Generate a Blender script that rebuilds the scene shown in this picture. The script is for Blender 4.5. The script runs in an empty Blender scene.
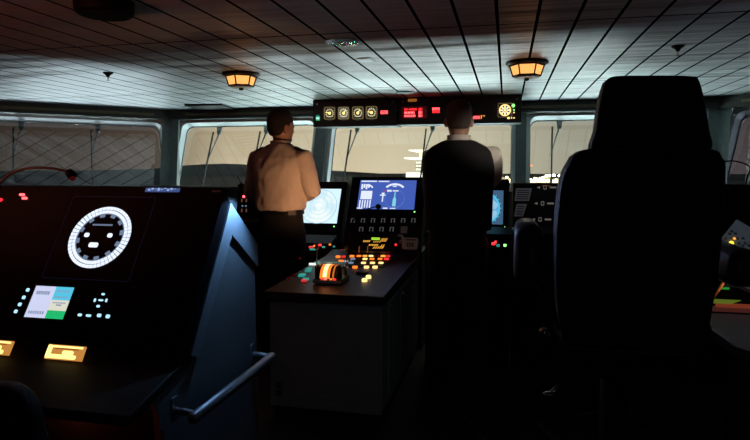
import bpy, bmesh, math, random
from mathutils import Matrix, Vector
random.seed(7)
C = bpy.context.scene.collection
SC = bpy.context.scene
R = math.radians
PI = math.pi

# ------------------------------------------------------------------ camera
CAM_H = 1.35
F_PX = 583.0
PITCH = math.atan(50 / F_PX)
YAW = R(12.71)
cd = bpy.data.cameras.new('camera'); cam = bpy.data.objects.new('camera', cd); C.objects.link(cam)
cd.sensor_width = 36; cd.lens = F_PX / 750 * 36; cd.clip_end = 6000; cd.clip_start = .05
cam.location = (0, 0, CAM_H); cam.rotation_euler = (PI / 2 - PITCH, 0, YAW)
SC.camera = cam
SC.view_settings.view_transform = 'Standard'; SC.view_settings.look = 'None'
SC.view_settings.exposure = 0; SC.view_settings.gamma = 1; SC.view_settings.use_curve_mapping = False


def ray(x, y):
    a = (x - 375) / F_PX; b = (220 - y) / F_PX
    f = math.cos(PITCH) + b * math.sin(PITCH); z = -math.sin(PITCH) + b * math.cos(PITCH)
    return Vector((a * math.cos(YAW) - f * math.sin(YAW), a * math.sin(YAW) + f * math.cos(YAW), z))


def hit(x, y, M):
    """measured point of the photograph carried onto a real panel plane: gives panel (u, v)"""
    d = ray(x, y); o = Vector((0, 0, CAM_H)); n = M.col[2].to_3d(); p = M.col[3].to_3d()
    t = (p - o).dot(n) / d.dot(n)
    q = M.inverted() @ (o + d * t)
    return q.x, q.y


def at_y(x, y, Y):
    d = ray(x, y); t = Y / d.y
    return Vector((d.x * t, Y, CAM_H + d.z * t))


def at_z(x, y, z):
    d = ray(x, y); t = (z - CAM_H) / d.z
    return Vector((d.x * t, d.y * t, z))


# ------------------------------------------------------------------ materials
MATS = {}


def mat(name, col, rough=.5, metal=0, emit=None, es=0, spec=.5, bump=0, bscale=200, var=0, vscale=8):
    m = bpy.data.materials.new(name); m.use_nodes = True; nt = m.node_tree
    b = nt.nodes['Principled BSDF']
    b.inputs['Base Color'].default_value = (*col, 1)
    b.inputs['Roughness'].default_value = rough; b.inputs['Metallic'].default_value = metal
    b.inputs['Specular IOR Level'].default_value = spec
    if emit:
        b.inputs['Emission Color'].default_value = (*emit, 1); b.inputs['Emission Strength'].default_value = es
    if bump or var:
        tc = nt.nodes.new('ShaderNodeTexCoord')
        n = nt.nodes.new('ShaderNodeTexNoise'); n.inputs['Scale'].default_value = bscale if bump else vscale
        n.inputs['Detail'].default_value = 4
        nt.links.new(tc.outputs['Object'], n.inputs['Vector'])
        if bump:
            bp = nt.nodes.new('ShaderNodeBump'); bp.inputs['Strength'].default_value = bump; bp.inputs['Distance'].default_value = .01
            nt.links.new(n.outputs['Fac'], bp.inputs['Height']); nt.links.new(bp.outputs['Normal'], b.inputs['Normal'])
        if var:
            n2 = nt.nodes.new('ShaderNodeTexNoise'); n2.inputs['Scale'].default_value = vscale
            nt.links.new(tc.outputs['Object'], n2.inputs['Vector'])
            r = nt.nodes.new('ShaderNodeValToRGB')
            r.color_ramp.elements[0].color = tuple(c * (1 - var) for c in col) + (1,)
            r.color_ramp.elements[1].color = tuple(min(1, c * (1 + var)) for c in col) + (1,)
            r.color_ramp.elements[0].position = .3; r.color_ramp.elements[1].position = .7
            nt.links.new(n2.outputs['Fac'], r.inputs['Fac']); nt.links.new(r.outputs['Color'], b.inputs['Base Color'])
    MATS[name] = m
    return m


def glow(name, col, s):
    return mat(name, (.02, .02, .02), .4, emit=col, es=s)


black = mat('black_plastic', (.009, .009, .010), .6, spec=.2, bump=.08, bscale=300)
gloss_black = mat('black_glass', (.004, .004, .006), .25, spec=.3)
console_dark = mat('console_paint_dark', (.010, .011, .013), .55, spec=.2, bump=.05, bscale=250)
cabinet_grey = mat('cabinet_grey_green', (.28, .31, .30), .6, bump=.1, bscale=220, var=.06)
cheek_blue = mat('console_side_paint', (.13, .15, .17), .55, bump=.08, bscale=200, var=.05)
cheek_band = mat('console_side_band', (.19, .23, .27), .5, bump=.05)
desk_brown = mat('desk_laminate', (.05, .022, .025), .42, spec=.3, bump=.03, bscale=60)
leather = mat('black_leather', (.0035, .0035, .004), .55, bump=.3, bscale=120)
metal_tube = mat('brushed_rail', (.30, .32, .36), .38, metal=.8, bump=.05)
chrome = mat('chrome', (.6, .6, .6), .22, metal=1)
post_paint = mat('post_green_grey', (.13, .17, .165), .5, bump=.15, bscale=60, var=.12, vscale=12)
beam_paint = mat('beam_dark', (.022, .024, .022), .5, bump=.05)
white_paint = mat('window_white_paint', (.72, .76, .78), .45, bump=.04, bscale=40)
brown_strip = mat('beam_lining', (.12, .10, .05), .5)
floor_mat = mat('floor_dark_vinyl', (.018, .018, .02), .55, bump=.15, bscale=300, var=.2, vscale=5)
wall_mat = mat('wall_dark_panel', (.06, .055, .055), .7, bump=.05)
skin_mat = mat('skin', (.42, .24, .17), .5, bump=.05, bscale=150)
hair_mat = mat('dark_hair', (.012, .009, .008), .7, bump=.8, bscale=180)
hair_grey = mat('short_grey_brown_hair', (.085, .062, .055), .75, bump=.8, bscale=220)
shirt_mat = mat('white_uniform_shirt', (.72, .64, .58), .85, bump=.25, bscale=22)
shirt2_mat = mat('pale_grey_shirt', (.70, .66, .60), .85, bump=.25, bscale=22)
vest_mat = mat('black_vest', (.010, .010, .012), .9, bump=.2, bscale=40)
trouser_mat = mat('black_trousers', (.008, .008, .009), .9, bump=.2, bscale=60)
shoe_mat = mat('black_shoe_leather', (.012, .012, .012), .35)
gold = mat('gold_braid', (.55, .38, .10), .4, metal=.6)
paper = mat('paper', (.60, .60, .62), .8, var=.05, vscale=60)
paper_ink = mat('printed_ink', (.08, .08, .10), .8)
beige = mat('beige_device_plastic', (.62, .62, .60), .5, bump=.05)
rubber = mat('rubber', (.004, .004, .004), .7)
socket_mat = mat('socket_cream', (.30, .25, .17), .5)

e_white = glow('glow_white_blue', (.78, .85, 1.0), 1.15)
e_white_dim = glow('glow_white_dim', (.45, .6, .9), .35)
e_blue = glow('screen_blue', (.075, .15, .62), .75)
e_screen_w = glow('screen_white', (.80, .90, 1.0), .95)
e_pale = glow('screen_pale_blue', (.36, .66, .90), .85)
e_cyan = glow('glow_cyan', (.10, .62, .88), .9)
e_green = glow('glow_green', (.02, .62, .20), .8)
e_cream = glow('screen_cream', (.80, .80, .66), .9)
e_lilac = glow('screen_lilac', (.66, .70, .95), .95)
e_red = glow('led_red', (1, .02, .03), 2.2)
e_redhot = glow('led_red_hot', (1, .07, .08), 4.5)
e_reddim = glow('led_red_dim', (.35, .01, .015), .09)
e_amber = glow('glow_amber', (1, .34, .05), 1.5)
e_amberhot = glow('glow_amber_hot', (1, .62, .22), 1.8)
e_orange = glow('glow_orange', (1, .20, .02), 1.5)
e_yellow = glow('glow_yellow', (1, .72, .22), 1.8)
e_greenled = glow('led_green', (.25, 1, .20), 2.2)
e_gauge = glow('gauge_face_lit', (.60, .50, .26), .045)
e_gauge2 = glow('gauge_face_lit_bright', (.75, .72, .50), .16)
e_tick = glow('gauge_ticks_lit', (1, .92, .62), 1.3)
e_teal = glow('glow_teal', (.04, .42, .36), .55)
e_lampglass = glow('ceiling_lamp_glass', (1, .42, .11), 1.35)
e_lampcore = glow('ceiling_lamp_tube', (1, .86, .50), 2.2)
e_city = glow('city_lamp', (1, .86, .58), 12)
e_cityred = glow('city_lamp_red', (1, .25, .10), 3)
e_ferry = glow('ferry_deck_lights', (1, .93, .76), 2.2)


def glass_mat(name, tint, gl):
    m = bpy.data.materials.new(name); m.use_nodes = True; nt = m.node_tree; nt.nodes.clear()
    o = nt.nodes.new('ShaderNodeOutputMaterial'); t = nt.nodes.new('ShaderNodeBsdfTransparent')
    g = nt.nodes.new('ShaderNodeBsdfGlossy'); mx = nt.nodes.new('ShaderNodeMixShader')
    t.inputs['Color'].default_value = (*tint, 1); g.inputs['Roughness'].default_value = 0.02
    mx.inputs[0].default_value = gl
    nt.links.new(t.outputs[0], mx.inputs[1]); nt.links.new(g.outputs[0], mx.inputs[2]); nt.links.new(mx.outputs[0], o.inputs[0])
    return m


pane_clear = glass_mat('window_glass', (.92, .95, .93), .07)
pane_tint = glass_mat('window_glass_dimmed', (.60, .60, .64), .18)  # tint added to dim the view through the side panes


def ceiling_material():
    m = bpy.data.materials.new('ceiling_panels'); m.use_nodes = True; nt = m.node_tree; N = nt.nodes; L = nt.links
    b = N['Principled BSDF']; b.inputs['Roughness'].default_value = .42
    geo = N.new('ShaderNodeNewGeometry'); sp = N.new('ShaderNodeSeparateXYZ'); L.new(geo.outputs['Position'], sp.inputs[0])

    def seam(out, off, pitch, w):
        a = N.new('ShaderNodeMath'); a.operation = 'SUBTRACT'; L.new(out, a.inputs[0]); a.inputs[1].default_value = off
        d = N.new('ShaderNodeMath'); d.operation = 'PINGPONG'; L.new(a.outputs[0], d.inputs[0]); d.inputs[1].default_value = pitch / 2
        c = N.new('ShaderNodeMath'); c.operation = 'LESS_THAN'; L.new(d.outputs[0], c.inputs[0]); c.inputs[1].default_value = w
        return c
    s1 = seam(sp.outputs['X'], .2, .2925, .013)
    s2 = seam(sp.outputs['Y'], 4.76, 3.2, .013)
    mx = N.new('ShaderNodeMath'); mx.operation = 'MAXIMUM'; L.new(s1.outputs[0], mx.inputs[0]); L.new(s2.outputs[0], mx.inputs[1])
    n = N.new('ShaderNodeTexNoise'); n.inputs['Scale'].default_value = 14; L.new(geo.outputs['Position'], n.inputs['Vector'])
    r = N.new('ShaderNodeValToRGB'); r.color_ramp.elements[0].color = (.40, .41, .42, 1); r.color_ramp.elements[1].color = (.50, .51, .51, 1)
    L.new(n.outputs['Fac'], r.inputs['Fac'])
    mc = N.new('ShaderNodeMix'); mc.data_type = 'RGBA'
    L.new(mx.outputs[0], mc.inputs[0]); L.new(r.outputs[0], mc.inputs[6]); mc.inputs[7].default_value = (.006, .006, .006, 1)
    L.new(mc.outputs[2], b.inputs['Base Color'])
    sm = N.new('ShaderNodeMath'); sm.operation = 'MULTIPLY_ADD'; L.new(mx.outputs[0], sm.inputs[0]); sm.inputs[1].default_value = -.35; sm.inputs[2].default_value = .35
    L.new(sm.outputs[0], b.inputs['Specular IOR Level'])
    # gentle waviness of the thin sheet panels
    mp = N.new('ShaderNodeMapping'); mp.inputs['Scale'].default_value = (.25, 2.4, 1); L.new(geo.outputs['Position'], mp.inputs[0])
    n2 = N.new('ShaderNodeTexNoise'); n2.inputs['Scale'].default_value = 1.6; n2.inputs['Detail'].default_value = 2; L.new(mp.outputs[0], n2.inputs['Vector'])
    bp = N.new('ShaderNodeBump'); bp.inputs['Strength'].default_value = .9; bp.inputs['Distance'].default_value = .11
    L.new(n2.outputs['Fac'], bp.inputs['Height']); L.new(bp.outputs[0], b.inputs['Normal'])
    return m


ceil_mat = ceiling_material()


# ------------------------------------------------------------------ mesh builder
def frame(o, x, y):
    x = Vector(x).normalized(); z = x.cross(Vector(y)).normalized(); y = z.cross(x)
    m = Matrix.Identity(4)
    for i, v in enumerate((x, y, z)):
        for k in range(3): m[k][i] = v[k]
    for k in range(3): m[k][3] = o[k]
    return m


I4 = Matrix.Identity(4)


class G:
    def __init__(s): s.bm = bmesh.new()

    def v(s, pts, M=I4): return [s.bm.verts.new(M @ Vector(p)) for p in pts]

    def f(s, vs):
        try: return s.bm.faces.new(vs)
        except ValueError: return None

    def box(s, c, d, M=I4):
        x, y, z = c; a, b, e = d[0] / 2, d[1] / 2, d[2] / 2
        v = s.v([(x + i * a, y + j * b, z + k * e) for i in (-1, 1) for j in (-1, 1) for k in (-1, 1)], M)
        for q in ((0, 1, 3, 2), (4, 6, 7, 5), (0, 4, 5, 1), (2, 3, 7, 6), (0, 2, 6, 4), (1, 5, 7, 3)): s.f([v[i] for i in q])
        return s

    def quad(s, u0, v0, u1, v1, M, h=.001, t=.0016):
        return s.box(((u0 + u1) / 2, (v0 + v1) / 2, h), (abs(u1 - u0), abs(v1 - v0), t), M)

    def prism(s, poly, M, z0, z1):
        a = s.v([(p[0], p[1], z0) for p in poly], M); b = s.v([(p[0], p[1], z1) for p in poly], M); n = len(poly)
        s.f(a[::-1]); s.f(b)
        for i in range(n): s.f([a[i], a[(i + 1) % n], b[(i + 1) % n], b[i]])
        return s

    def ring(s, outer, inner, M, z0, z1):
        n = len(outer)
        A = [s.v([(p[0], p[1], z) for p in poly], M) for poly in (outer, inner) for z in (z0, z1)]
        o0, o1, i0, i1 = A
        for k in range(n):
            j = (k + 1) % n
            s.f([o0[k], o0[j], o1[j], o1[k]]); s.f([i0[j], i0[k], i1[k], i1[j]])
            s.f([o1[k], o1[j], i1[j], i1[k]]); s.f([o0[j], o0[k], i0[k], i0[j]])
        return s

    def loft(s, rings, cap=True):
        V = [s.v(r) for r in rings]; n = len(V[0])
        for a, b in zip(V, V[1:]):
            for i in range(n): s.f([a[i], a[(i + 1) % n], b[(i + 1) % n], b[i]])
        if cap: s.f(V[0][::-1]); s.f(V[-1])
        return s

    def tube(s, pts, r, n=10, sq=1):
        pts = [Vector(p) for p in pts]; rr = r if hasattr(r, '__len__') else [r] * len(pts)
        t0 = (pts[1] - pts[0]).normalized(); up = Vector((0, 0, 1)) if abs(t0.z) < .9 else Vector((1, 0, 0))
        a = t0.cross(up).normalized(); rings = []
        for i, p in enumerate(pts):
            t = (pts[min(i + 1, len(pts) - 1)] - pts[max(i - 1, 0)]).normalized()
            a = (a - t * a.dot(t)).normalized(); b = t.cross(a)
            rings.append([p + a * rr[i] * math.cos(k * 2 * PI / n) + b * rr[i] * sq * math.sin(k * 2 * PI / n) for k in range(n)])
        return s.loft(rings)

    def cyl(s, p0, p1, r0, r1=None, n=20): return s.tube([p0, p1], [r0, r0 if r1 is None else r1], n)

    def lathe(s, prof, M=I4, n=32):
        return s.loft([[M @ Vector((r * math.cos(k * 2 * PI / n), r * math.sin(k * 2 * PI / n), z)) for k in range(n)] for r, z in prof])

    def ell(s, c, r, M=I4, n=16, m=10):
        c = Vector(c); rings = []
        for i in range(1, m):
            a = PI * i / m
            rings.append([M @ (c + Vector((r[0] * math.sin(a) * math.cos(k * 2 * PI / n), r[1] * math.sin(a) * math.sin(k * 2 * PI / n), -r[2] * math.cos(a)))) for k in range(n)])
        return s.loft(rings)

    def build(s, name, m, parent=None, smooth=False, bevel=0):
        bm = s.bm
        bmesh.ops.recalc_face_normals(bm, faces=bm.faces)
        me = bpy.data.meshes.new(name)
        off = world_off(parent) if parent else Vector((0, 0, 0))
        bmesh.ops.translate(bm, verts=bm.verts, vec=-off)
        bm.to_mesh(me); bm.free()
        if smooth:
            for p in me.polygons: p.use_smooth = True
        o = bpy.data.objects.new(name, me); C.objects.link(o)
        if isinstance(m, (list, tuple)):
            for k in m: me.materials.append(k)
        else: me.materials.append(m)
        if parent: o.parent = parent
        if bevel:
            b = o.modifiers.new('bevel', 'BEVEL'); b.width = bevel; b.segments = 2; b.limit_method = 'ANGLE'; b.angle_limit = R(40)
            if smooth is False:
                pass
        return o


def world_off(o):
    v = Vector((0, 0, 0))
    while o: v += o.location; o = o.parent
    return v


def smooth_angle(o, deg=40):
    for p in o.data.polygons: p.use_smooth = True
    with bpy.context.temp_override(object=o, active_object=o, selected_objects=[o], selected_editable_objects=[o]):
        pass
    return o


def tag(o, label, cat, group=None, kind=None):
    if label: o['label'] = label
    if cat: o['category'] = cat
    if group: o['group'] = group
    if kind: o['kind'] = kind
    return o


def thing(name, loc, label, cat, group=None):
    o = bpy.data.objects.new(name, None); C.objects.link(o); o.location = loc; o.empty_display_size = .1
    return tag(o, label, cat, group)


def struct(o): o['kind'] = 'structure'; return o


def rebase(o, loc):
    """give a single-mesh thing its origin at its base"""
    loc = Vector(loc); o.data.transform(Matrix.Translation(-loc)); o.location = loc
    return o


def copy_tree(o, parent=None):
    c = o.copy(); C.objects.link(c)
    if parent: c.parent = parent
    for ch in list(o.children): copy_tree(ch, c)
    return c


def rrect(w, h, r, n=5, cx=0, cy=0):
    out = []
    for sx, sy, a0 in ((1, 1, 0), (-1, 1, 90), (-1, -1, 180), (1, -1, 270)):
        for k in range(n + 1):
            a = R(a0 + 90 * k / n)
            out.append((cx + sx * (w / 2 - r) + r * math.cos(a), cy + sy * (h / 2 - r) + r * math.sin(a)))
    return out


def circ(r, n=32, cx=0, cy=0): return [(cx + r * math.cos(2 * PI * k / n), cy + r * math.sin(2 * PI * k / n)) for k in range(n)]


def smoothcurve(pts, n=6):
    """Catmull-Rom through points"""
    P = [Vector(p) for p in pts]; P = [P[0] * 2 - P[1]] + P + [P[-1] * 2 - P[-2]]; out = []
    for i in range(1, len(P) - 2):
        for k in range(n):
            t = k / n
            out.append(.5 * ((2 * P[i]) + (P[i + 1] - P[i - 1]) * t + (2 * P[i - 1] - 5 * P[i] + 4 * P[i + 1] - P[i + 2]) * t * t + (3 * P[i] - P[i - 1] - 3 * P[i + 1] + P[i + 2]) * t ** 3))
    out.append(P[-2]); return out
# ================================================================== SETTING
CEIL = 2.48
BEAM_Z = 2.30
SILL = 1.0
LEAN = R(20)
P = [Vector((-12, 4.5)), Vector((-6.3, 10.2)), Vector((3.25, 10.2)), Vector((7.95, 5.5))]   # wall line at the ceiling

g = G(); g.box((-2, 4.1, -.05), (21, 13.2, .1)); struct(g.build('floor', floor_mat))
g = G()
g.prism([(-12.2, -2.2), (8.2, -2.2), (8.2, 5.4), (3.4, 10.5), (-6.4, 10.5), (-12.2, 4.4)], I4, CEIL, CEIL + .08)
struct(g.build('ceiling', ceil_mat))
g = G(); g.box((-12.05, 1.2, 1.2), (.1, 6.7, 2.56)); struct(g.build('wall_left', wall_mat))
g = G(); g.box((8.05, 1.7, 1.2), (.1, 7.7, 2.56)); struct(g.build('wall_right', wall_mat))
g = G(); g.box((-2, -2.15, 1.2), (20.3, .1, 2.56)); struct(g.build('wall_back', wall_mat))

TOPV = BEAM_Z / math.cos(LEAN)
drop = (BEAM_Z - SILL)
back = drop * math.tan(LEAN)          # sill line lies this much inboard of the header line


def wall_section(name, A, B):
    """leaning window band between the header beam and the sill, wall under it"""
    d = (B - A).normalized(); out = Vector((-d.y, d.x))
    if out.dot(Vector((0, 1))) < 0: out = -out
    return d, out


# offset of the sill polyline so corners meet
def offset_poly(P, k):
    res = []
    for i, p in enumerate(P):
        ns = []
        for a, b in ((i - 1, i), (i, i + 1)):
            if a < 0 or b >= len(P): continue
            d = (P[b] - P[a]).normalized(); ns.append(Vector((-d.y, d.x)))
        n = sum(ns, Vector((0, 0))).normalized(); n = n / n.dot(ns[0])
        if n.y < 0: n = -n
        res.append(p + n * k)
    return res


S = offset_poly(P, -back)       # sill line
sides = ['port', 'front', 'starboard']
for i, sd in enumerate(sides):
    g = G()
    a, b = S[i], S[i + 1]; d = (b - a).normalized(); n = Vector((-d.y, d.x))
    g.prism([a, b, b + n * .12, a + n * .12], I4, 0, SILL)
    struct(g.build('wall_' + sd, wall_mat))
    # header beam (dark) with its brown lining strip
    g = G(); a, b = P[i], P[i + 1]
    ia, ib = offset_poly(P, -.16)[i:i + 2]; oa, ob = offset_poly(P, .10)[i:i + 2]
    g.prism([ia, ib, ob, oa], I4, BEAM_Z, CEIL)
    struct(g.build('trim_%d' % (i + 1), beam_paint))
    g = G(); ja, jb = offset_poly(P, -.185)[i:i + 2]
    ia, ib = offset_poly(P, -.16)[i:i + 2]
    d = (jb - ja).normalized()
    g.prism([ja + d * .3, jb - d * .3, ib - d * .3, ia + d * .3], I4, CEIL - .12, CEIL - .075)
    struct(g.build('trim_%d' % (i + 4), brown_strip))


# window band: cells between posts
def band_frame(i):
    a, b = P[i], P[i + 1]; d = (b - a).normalized(); n = Vector((-d.y, d.x))
    if n.y < 0: n = -n
    x = Vector((d.x, d.y, 0)); up = Vector((n.x * math.sin(LEAN), n.y * math.sin(LEAN), math.cos(LEAN)))
    o = Vector((a.x, a.y, BEAM_Z))
    return frame(o, x, up), (b - a).length


VH = -(BEAM_Z - SILL) / math.cos(LEAN)       # v of the sill (negative)
win_n = 0


def window(i, u0, u1, pane, label):
    global win_n
    win_n += 1
    M, L = band_frame(i)
    w = u1 - u0; cx = (u0 + u1) / 2; top = 0.0; h = -VH
    outer = rrect(w, h, .001, 6, cx, VH / 2)
    inner = rrect(w - .13, h - .075, .13, 6, cx, VH / 2 - .012)
    g = G(); g.ring(outer, inner, M, -.02, -.24) if M.col[2].y < 0 else g.ring(outer, inner, M, .02, .24)
    root = g.build('window_%d' % win_n, white_paint); struct(root)
    s = -1 if M.col[2].y < 0 else 1
    g = G(); g.prism(rrect(w - .12, h - .065, .13, 6, cx, VH / 2 - .012), M, s * .215, s * .222)
    p = g.build('pane', pane, root)
    g = G(); g.ring(rrect(w - .128, h - .073, .13, 6, cx, VH / 2 - .012), rrect(w - .15, h - .095, .125, 6, cx, VH / 2 - .012), M, s * .20, s * .214)
    g.build('gasket', rubber, root)
    return root


Mf, Lf = band_frame(1)
ux = lambda X: X - P[1].x
window(0, 4.72, 7.92, pane_tint, '')
window(0, 1.3, 4.5, pane_tint, '')
window(1, .16, ux(-3.36), pane_clear, '')
window(1, ux(-3.14), ux(.13), pane_clear, '')
window(1, ux(.30), ux(3.10), pane_clear, '')
window(2, .17, 3.0, pane_tint, '')
window(2, 3.2, 6.0, pane_tint, '')


def lean_pt(i, u, v, w):
    M, L = band_frame(i); s = -1 if M.col[2].y < 0 else 1
    return M @ Vector((u, v, s * w))


# posts between the windows
def post(i, u0, u1, n, depth=.10):
    M, L = band_frame(i); s = -1 if M.col[2].y < 0 else 1
    g = G()
    a, b = sorted((-s * depth, s * .26))
    g.prism([(u0, VH - .02), (u1, VH - .02), (u1, .02), (u0, .02)], M, a, b)
    for k in range(7):
        for uu in (u0 + .03, u1 - .03):
            g.lathe([(.007, 0), (.006, .004), (.001, .006)], M @ Matrix.Translation((uu, VH * (k + .5) / 7, -s * depth)) @ (Matrix.Rotation(PI, 4, 'X') if s > 0 else I4), 8)
    o = g.build('trim_%d' % n, post_paint); struct(o)


post(0, 4.5, 4.72, 7)
post(1, ux(-3.36), ux(-3.14), 8, .05)
post(1, ux(.13), ux(.30), 9, .05)
post(2, 3.0, 3.2, 10)


def corner_post(k, n):
    """leaning corner post following both wall planes"""
    top_i = offset_poly(P, -.10)[k]; bot_i = offset_poly(P, -.10 - back)[k]
    g = G()
    res = []
    for z, off in ((SILL - .02, -back), (BEAM_Z + .02, 0)):
        inn = offset_poly(P, off - .10); outl = offset_poly(P, off + .24)
        d1 = (P[k] - P[k - 1]).normalized(); d2 = (P[k + 1] - P[k]).normalized(); c = inn[k]; o = outl[k]
        w = .16
        res.append([(*(c - d1 * w), z), (*c, z), (*(c + d2 * w), z), (*(o + d2 * w), z), (*o, z), (*(o - d1 * w), z)])
    g.loft(res)
    for j in range(9):
        t = (j + .5) / 9
        for vi, dd in ((0, (P[k] - P[k - 1]).normalized()), (2, -(P[k + 1] - P[k]).normalized())):
            p = Vector(res[0][vi]).lerp(Vector(res[1][vi]), t) + Vector((*dd, 0)) * .04
            g.ell(p, (.008, .008, .008), I4, 8, 6)
    struct(g.build('trim_%d' % n, post_paint))


corner_post(1, 11); corner_post(2, 12)


# ------------------------------------------------------------------ wipers (outside the panes)
def wiper(i, u, label, tilt=.06, v0=-.04):
    M, L = band_frame(i); s = -1 if M.col[2].y < 0 else 1
    q = lambda a, b, c: M @ Vector((a, b, s * c))
    base = q(u, v0, .27)
    t = thing('window_wiper', base, label, 'wiper', 'window wipers outside the panes')
    g = G(); g.prism([(u - .055, v0 + .03), (u + .055, v0 + .03), (u + .03, v0 - .14), (u - .03, v0 - .14)], M, s * .25, s * .29)
    g.build('pivot_bracket', post_paint, t)
    g = G(); g.tube([q(u, v0 - .1, .285), q(u - .06, v0 - .30, .30), q(u - .14, v0 - .62, .28)], [.018, .012, .009], 8)
    g.build('wiper_arm', post_paint, t, True)
    g = G()
    g.tube([q(u - .115, v0 - .10, .262), q(u - .115 - tilt, -1.32, .262)], [.016, .016], 6)
    g.build('wiper_blade', rubber, t)


pm = band_frame(0)[1]
wiper(0, pm - 2.49, 'window wiper in the left side window, furthest left, at the photo edge')
wiper(0, pm - 1.28, 'window wiper hanging in the middle of the wide left side window')
wiper(1, ux(-5.43), 'window wiper just right of the left corner post')
wiper(1, ux(-4.46), 'window wiper beside the head of the white-shirted person, partly behind the shoulder')
wiper(1, ux(-2.68), 'window wiper under the lit gauges, right of the leaning post')
wiper(1, ux(-1.30), "window wiper touching the left shoulder of the dark-vested person")
wiper(1, ux(.85), 'window wiper right of the second post, left of the chair headrest', tilt=.02)

# ------------------------------------------------------------------ ceiling fittings
def at_c(x, y): return at_z(x, y, CEIL)


def ceiling_lamp(p, label, rot):
    t = thing('ceiling_lamp', p, label, 'ceiling lamp', 'framed amber ceiling lamps')
    T = Matrix.Translation(p) @ Matrix.Rotation(rot, 4, 'Z')
    g = G(); g.lathe([(.001, 0), (.215, 0), (.222, -.014), (.20, -.03), (.001, -.032)], T, 40); g.build('mounting_ring', black, t, False)
    n = 6
    r0, r1, z0, z1 = .178, .142, -.032, -.145
    g = G()
    g.loft([[T @ Vector((r * math.cos(2 * PI * (k + .5) / n), r * math.sin(2 * PI * (k + .5) / n), z)) for k in range(n)] for r, z in ((r0 - .006, z0), (r1 - .006, z1))])
    g.build('lamp_glass', e_lampglass, t)
    g = G()
    for k in range(n):
        a = 2 * PI * (k + .5) / n
        g.tube([T @ Vector((r0 * math.cos(a), r0 * math.sin(a), z0)), T @ Vector((r1 * math.cos(a), r1 * math.sin(a), z1))], .0085, 6)
    for r, z, h in ((r0 + .004, z0 - .006, .012), (r1 + .006, z1, .016)):
        g.ring([(c[0], c[1]) for c in circ(r, n)], [(c[0], c[1]) for c in circ(r - .02, n)], T @ Matrix.Rotation(PI / n, 4, 'Z'), z - h / 2, z + h / 2)
    g.build('cage_frame', black, t)
    g = G(); g.lathe([(.001, -.142), (.132, -.146), (.125, -.165), (.001, -.172)], T, 32); g.build('bottom_plate', cabinet_grey, t)
    g = G(); g.lathe([(.001, -.165), (.026, -.17), (.026, -.192), (.001, -.198)], T, 16); g.build('knob', black, t, True)
    l = bpy.data.lights.new('lamp_bulb', 'POINT'); l.energy = .6; l.color = (1, .45, .18); l.shadow_soft_size = .2
    lo = bpy.data.objects.new('lamp_bulb', l); C.objects.link(lo); lo.parent = t; lo.location = (0, 0, -.26)
    return t


ceiling_lamp(at_c(241, 73.5), 'black framed amber ceiling lamp on the left, above the white-shirted person', R(2))
ceiling_lamp(at_c(527, 62), 'black framed amber ceiling lamp on the right, above the end of the gauge panel', R(30))

p = at_c(104, 0)
t = thing('ceiling_speaker', p, 'round black ceiling speaker housing hanging at the top left', 'speaker')
g = G(); g.lathe([(.001, 0), (.175, 0), (.19, -.01), (.185, -.085), (.165, -.10), (.001, -.10)], Matrix.Translation(p), 40); g.build('housing', black, t, True)
g = G(); g.lathe([(.14, -.099), (.14, -.106), (.001, -.108)], Matrix.Translation(p), 32); g.build('grille', rubber, t)

for (x, y), lb in (((108, 72.5), 'small dark sprinkler nozzle in the left part of the ceiling, left of the amber lamp'),
                   ((678, 46), 'small metal sprinkler nozzle in the right part of the ceiling above the big chair')):
    p = at_c(x, y); T = Matrix.Translation(p)
    t = thing('sprinkler_head', p, lb, 'sprinkler', 'ceiling sprinklers')
    g = G(); g.lathe([(.001, 0), (.058, 0), (.052, -.012), (.026, -.03), (.014, -.05), (.001, -.05)], T, 20); g.build('escutcheon', black, t, True)
    g = G(); g.tube([p + Vector((0, 0, -.045)), p + Vector((0, 0, -.085))], [.009, .006], 8); g.lathe([(.001, -.083), (.02, -.085), (.02, -.089), (.001, -.09)], T, 12); g.build('nozzle', chrome, t)

# round shiny grille
p = at_c(342, 41); T = Matrix.Translation(p)
t = thing('ceiling_grille', p, 'round shiny perforated metal grille flush in the ceiling', 'grille')
g = G(); g.ring(circ(.15, 36), circ(.132, 36), T, -.012, 0); g.build('rim', chrome, t)
irid = bpy.data.materials.new('iridescent_mesh'); irid.use_nodes = True
nt = irid.node_tree; b = nt.nodes['Principled BSDF']; b.inputs['Metallic'].default_value = 1; b.inputs['Roughness'].default_value = .12
vo = nt.nodes.new('ShaderNodeTexVoronoi'); vo.inputs['Scale'].default_value = 55; tc = nt.nodes.new('ShaderNodeTexCoord')
nt.links.new(tc.outputs['Object'], vo.inputs['Vector'])
hs = nt.nodes.new('ShaderNodeHueSaturation'); hs.inputs['Saturation'].default_value = 1.3; hs.inputs['Value'].default_value = 1.7
nt.links.new(vo.outputs['Color'], hs.inputs['Color']); nt.links.new(hs.outputs[0], b.inputs['Base Color'])
bp = nt.nodes.new('ShaderNodeBump'); bp.inputs['Distance'].default_value = .0006; nt.links.new(vo.outputs['Distance'], bp.inputs['Height']); nt.links.new(bp.outputs[0], b.inputs['Normal'])
g = G(); g.prism(circ(.132, 36), T, -.009, -.003)
g.build('mesh_plate', irid, t)

p = at_c(366, 59.5); g = G(); g.prism(rrect(.15, .19, .01), Matrix.Translation(p), -.012, 0)
o = rebase(g.build('access_plate', white_paint, None, bevel=.003), p); tag(o, 'small pale rectangular plate on the ceiling right of the round grille', 'ceiling plate')
p = at_c(405, 92); g = G(); g.lathe([(.001, 0), (.13, 0), (.13, -.012), (.11, -.02), (.001, -.022)], Matrix.Translation(p), 32)
o = rebase(g.build('ceiling_disc', cabinet_grey, None, True), p); tag(o, 'flat round disc on the ceiling just above the gauge panel', 'ceiling disc')

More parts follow.
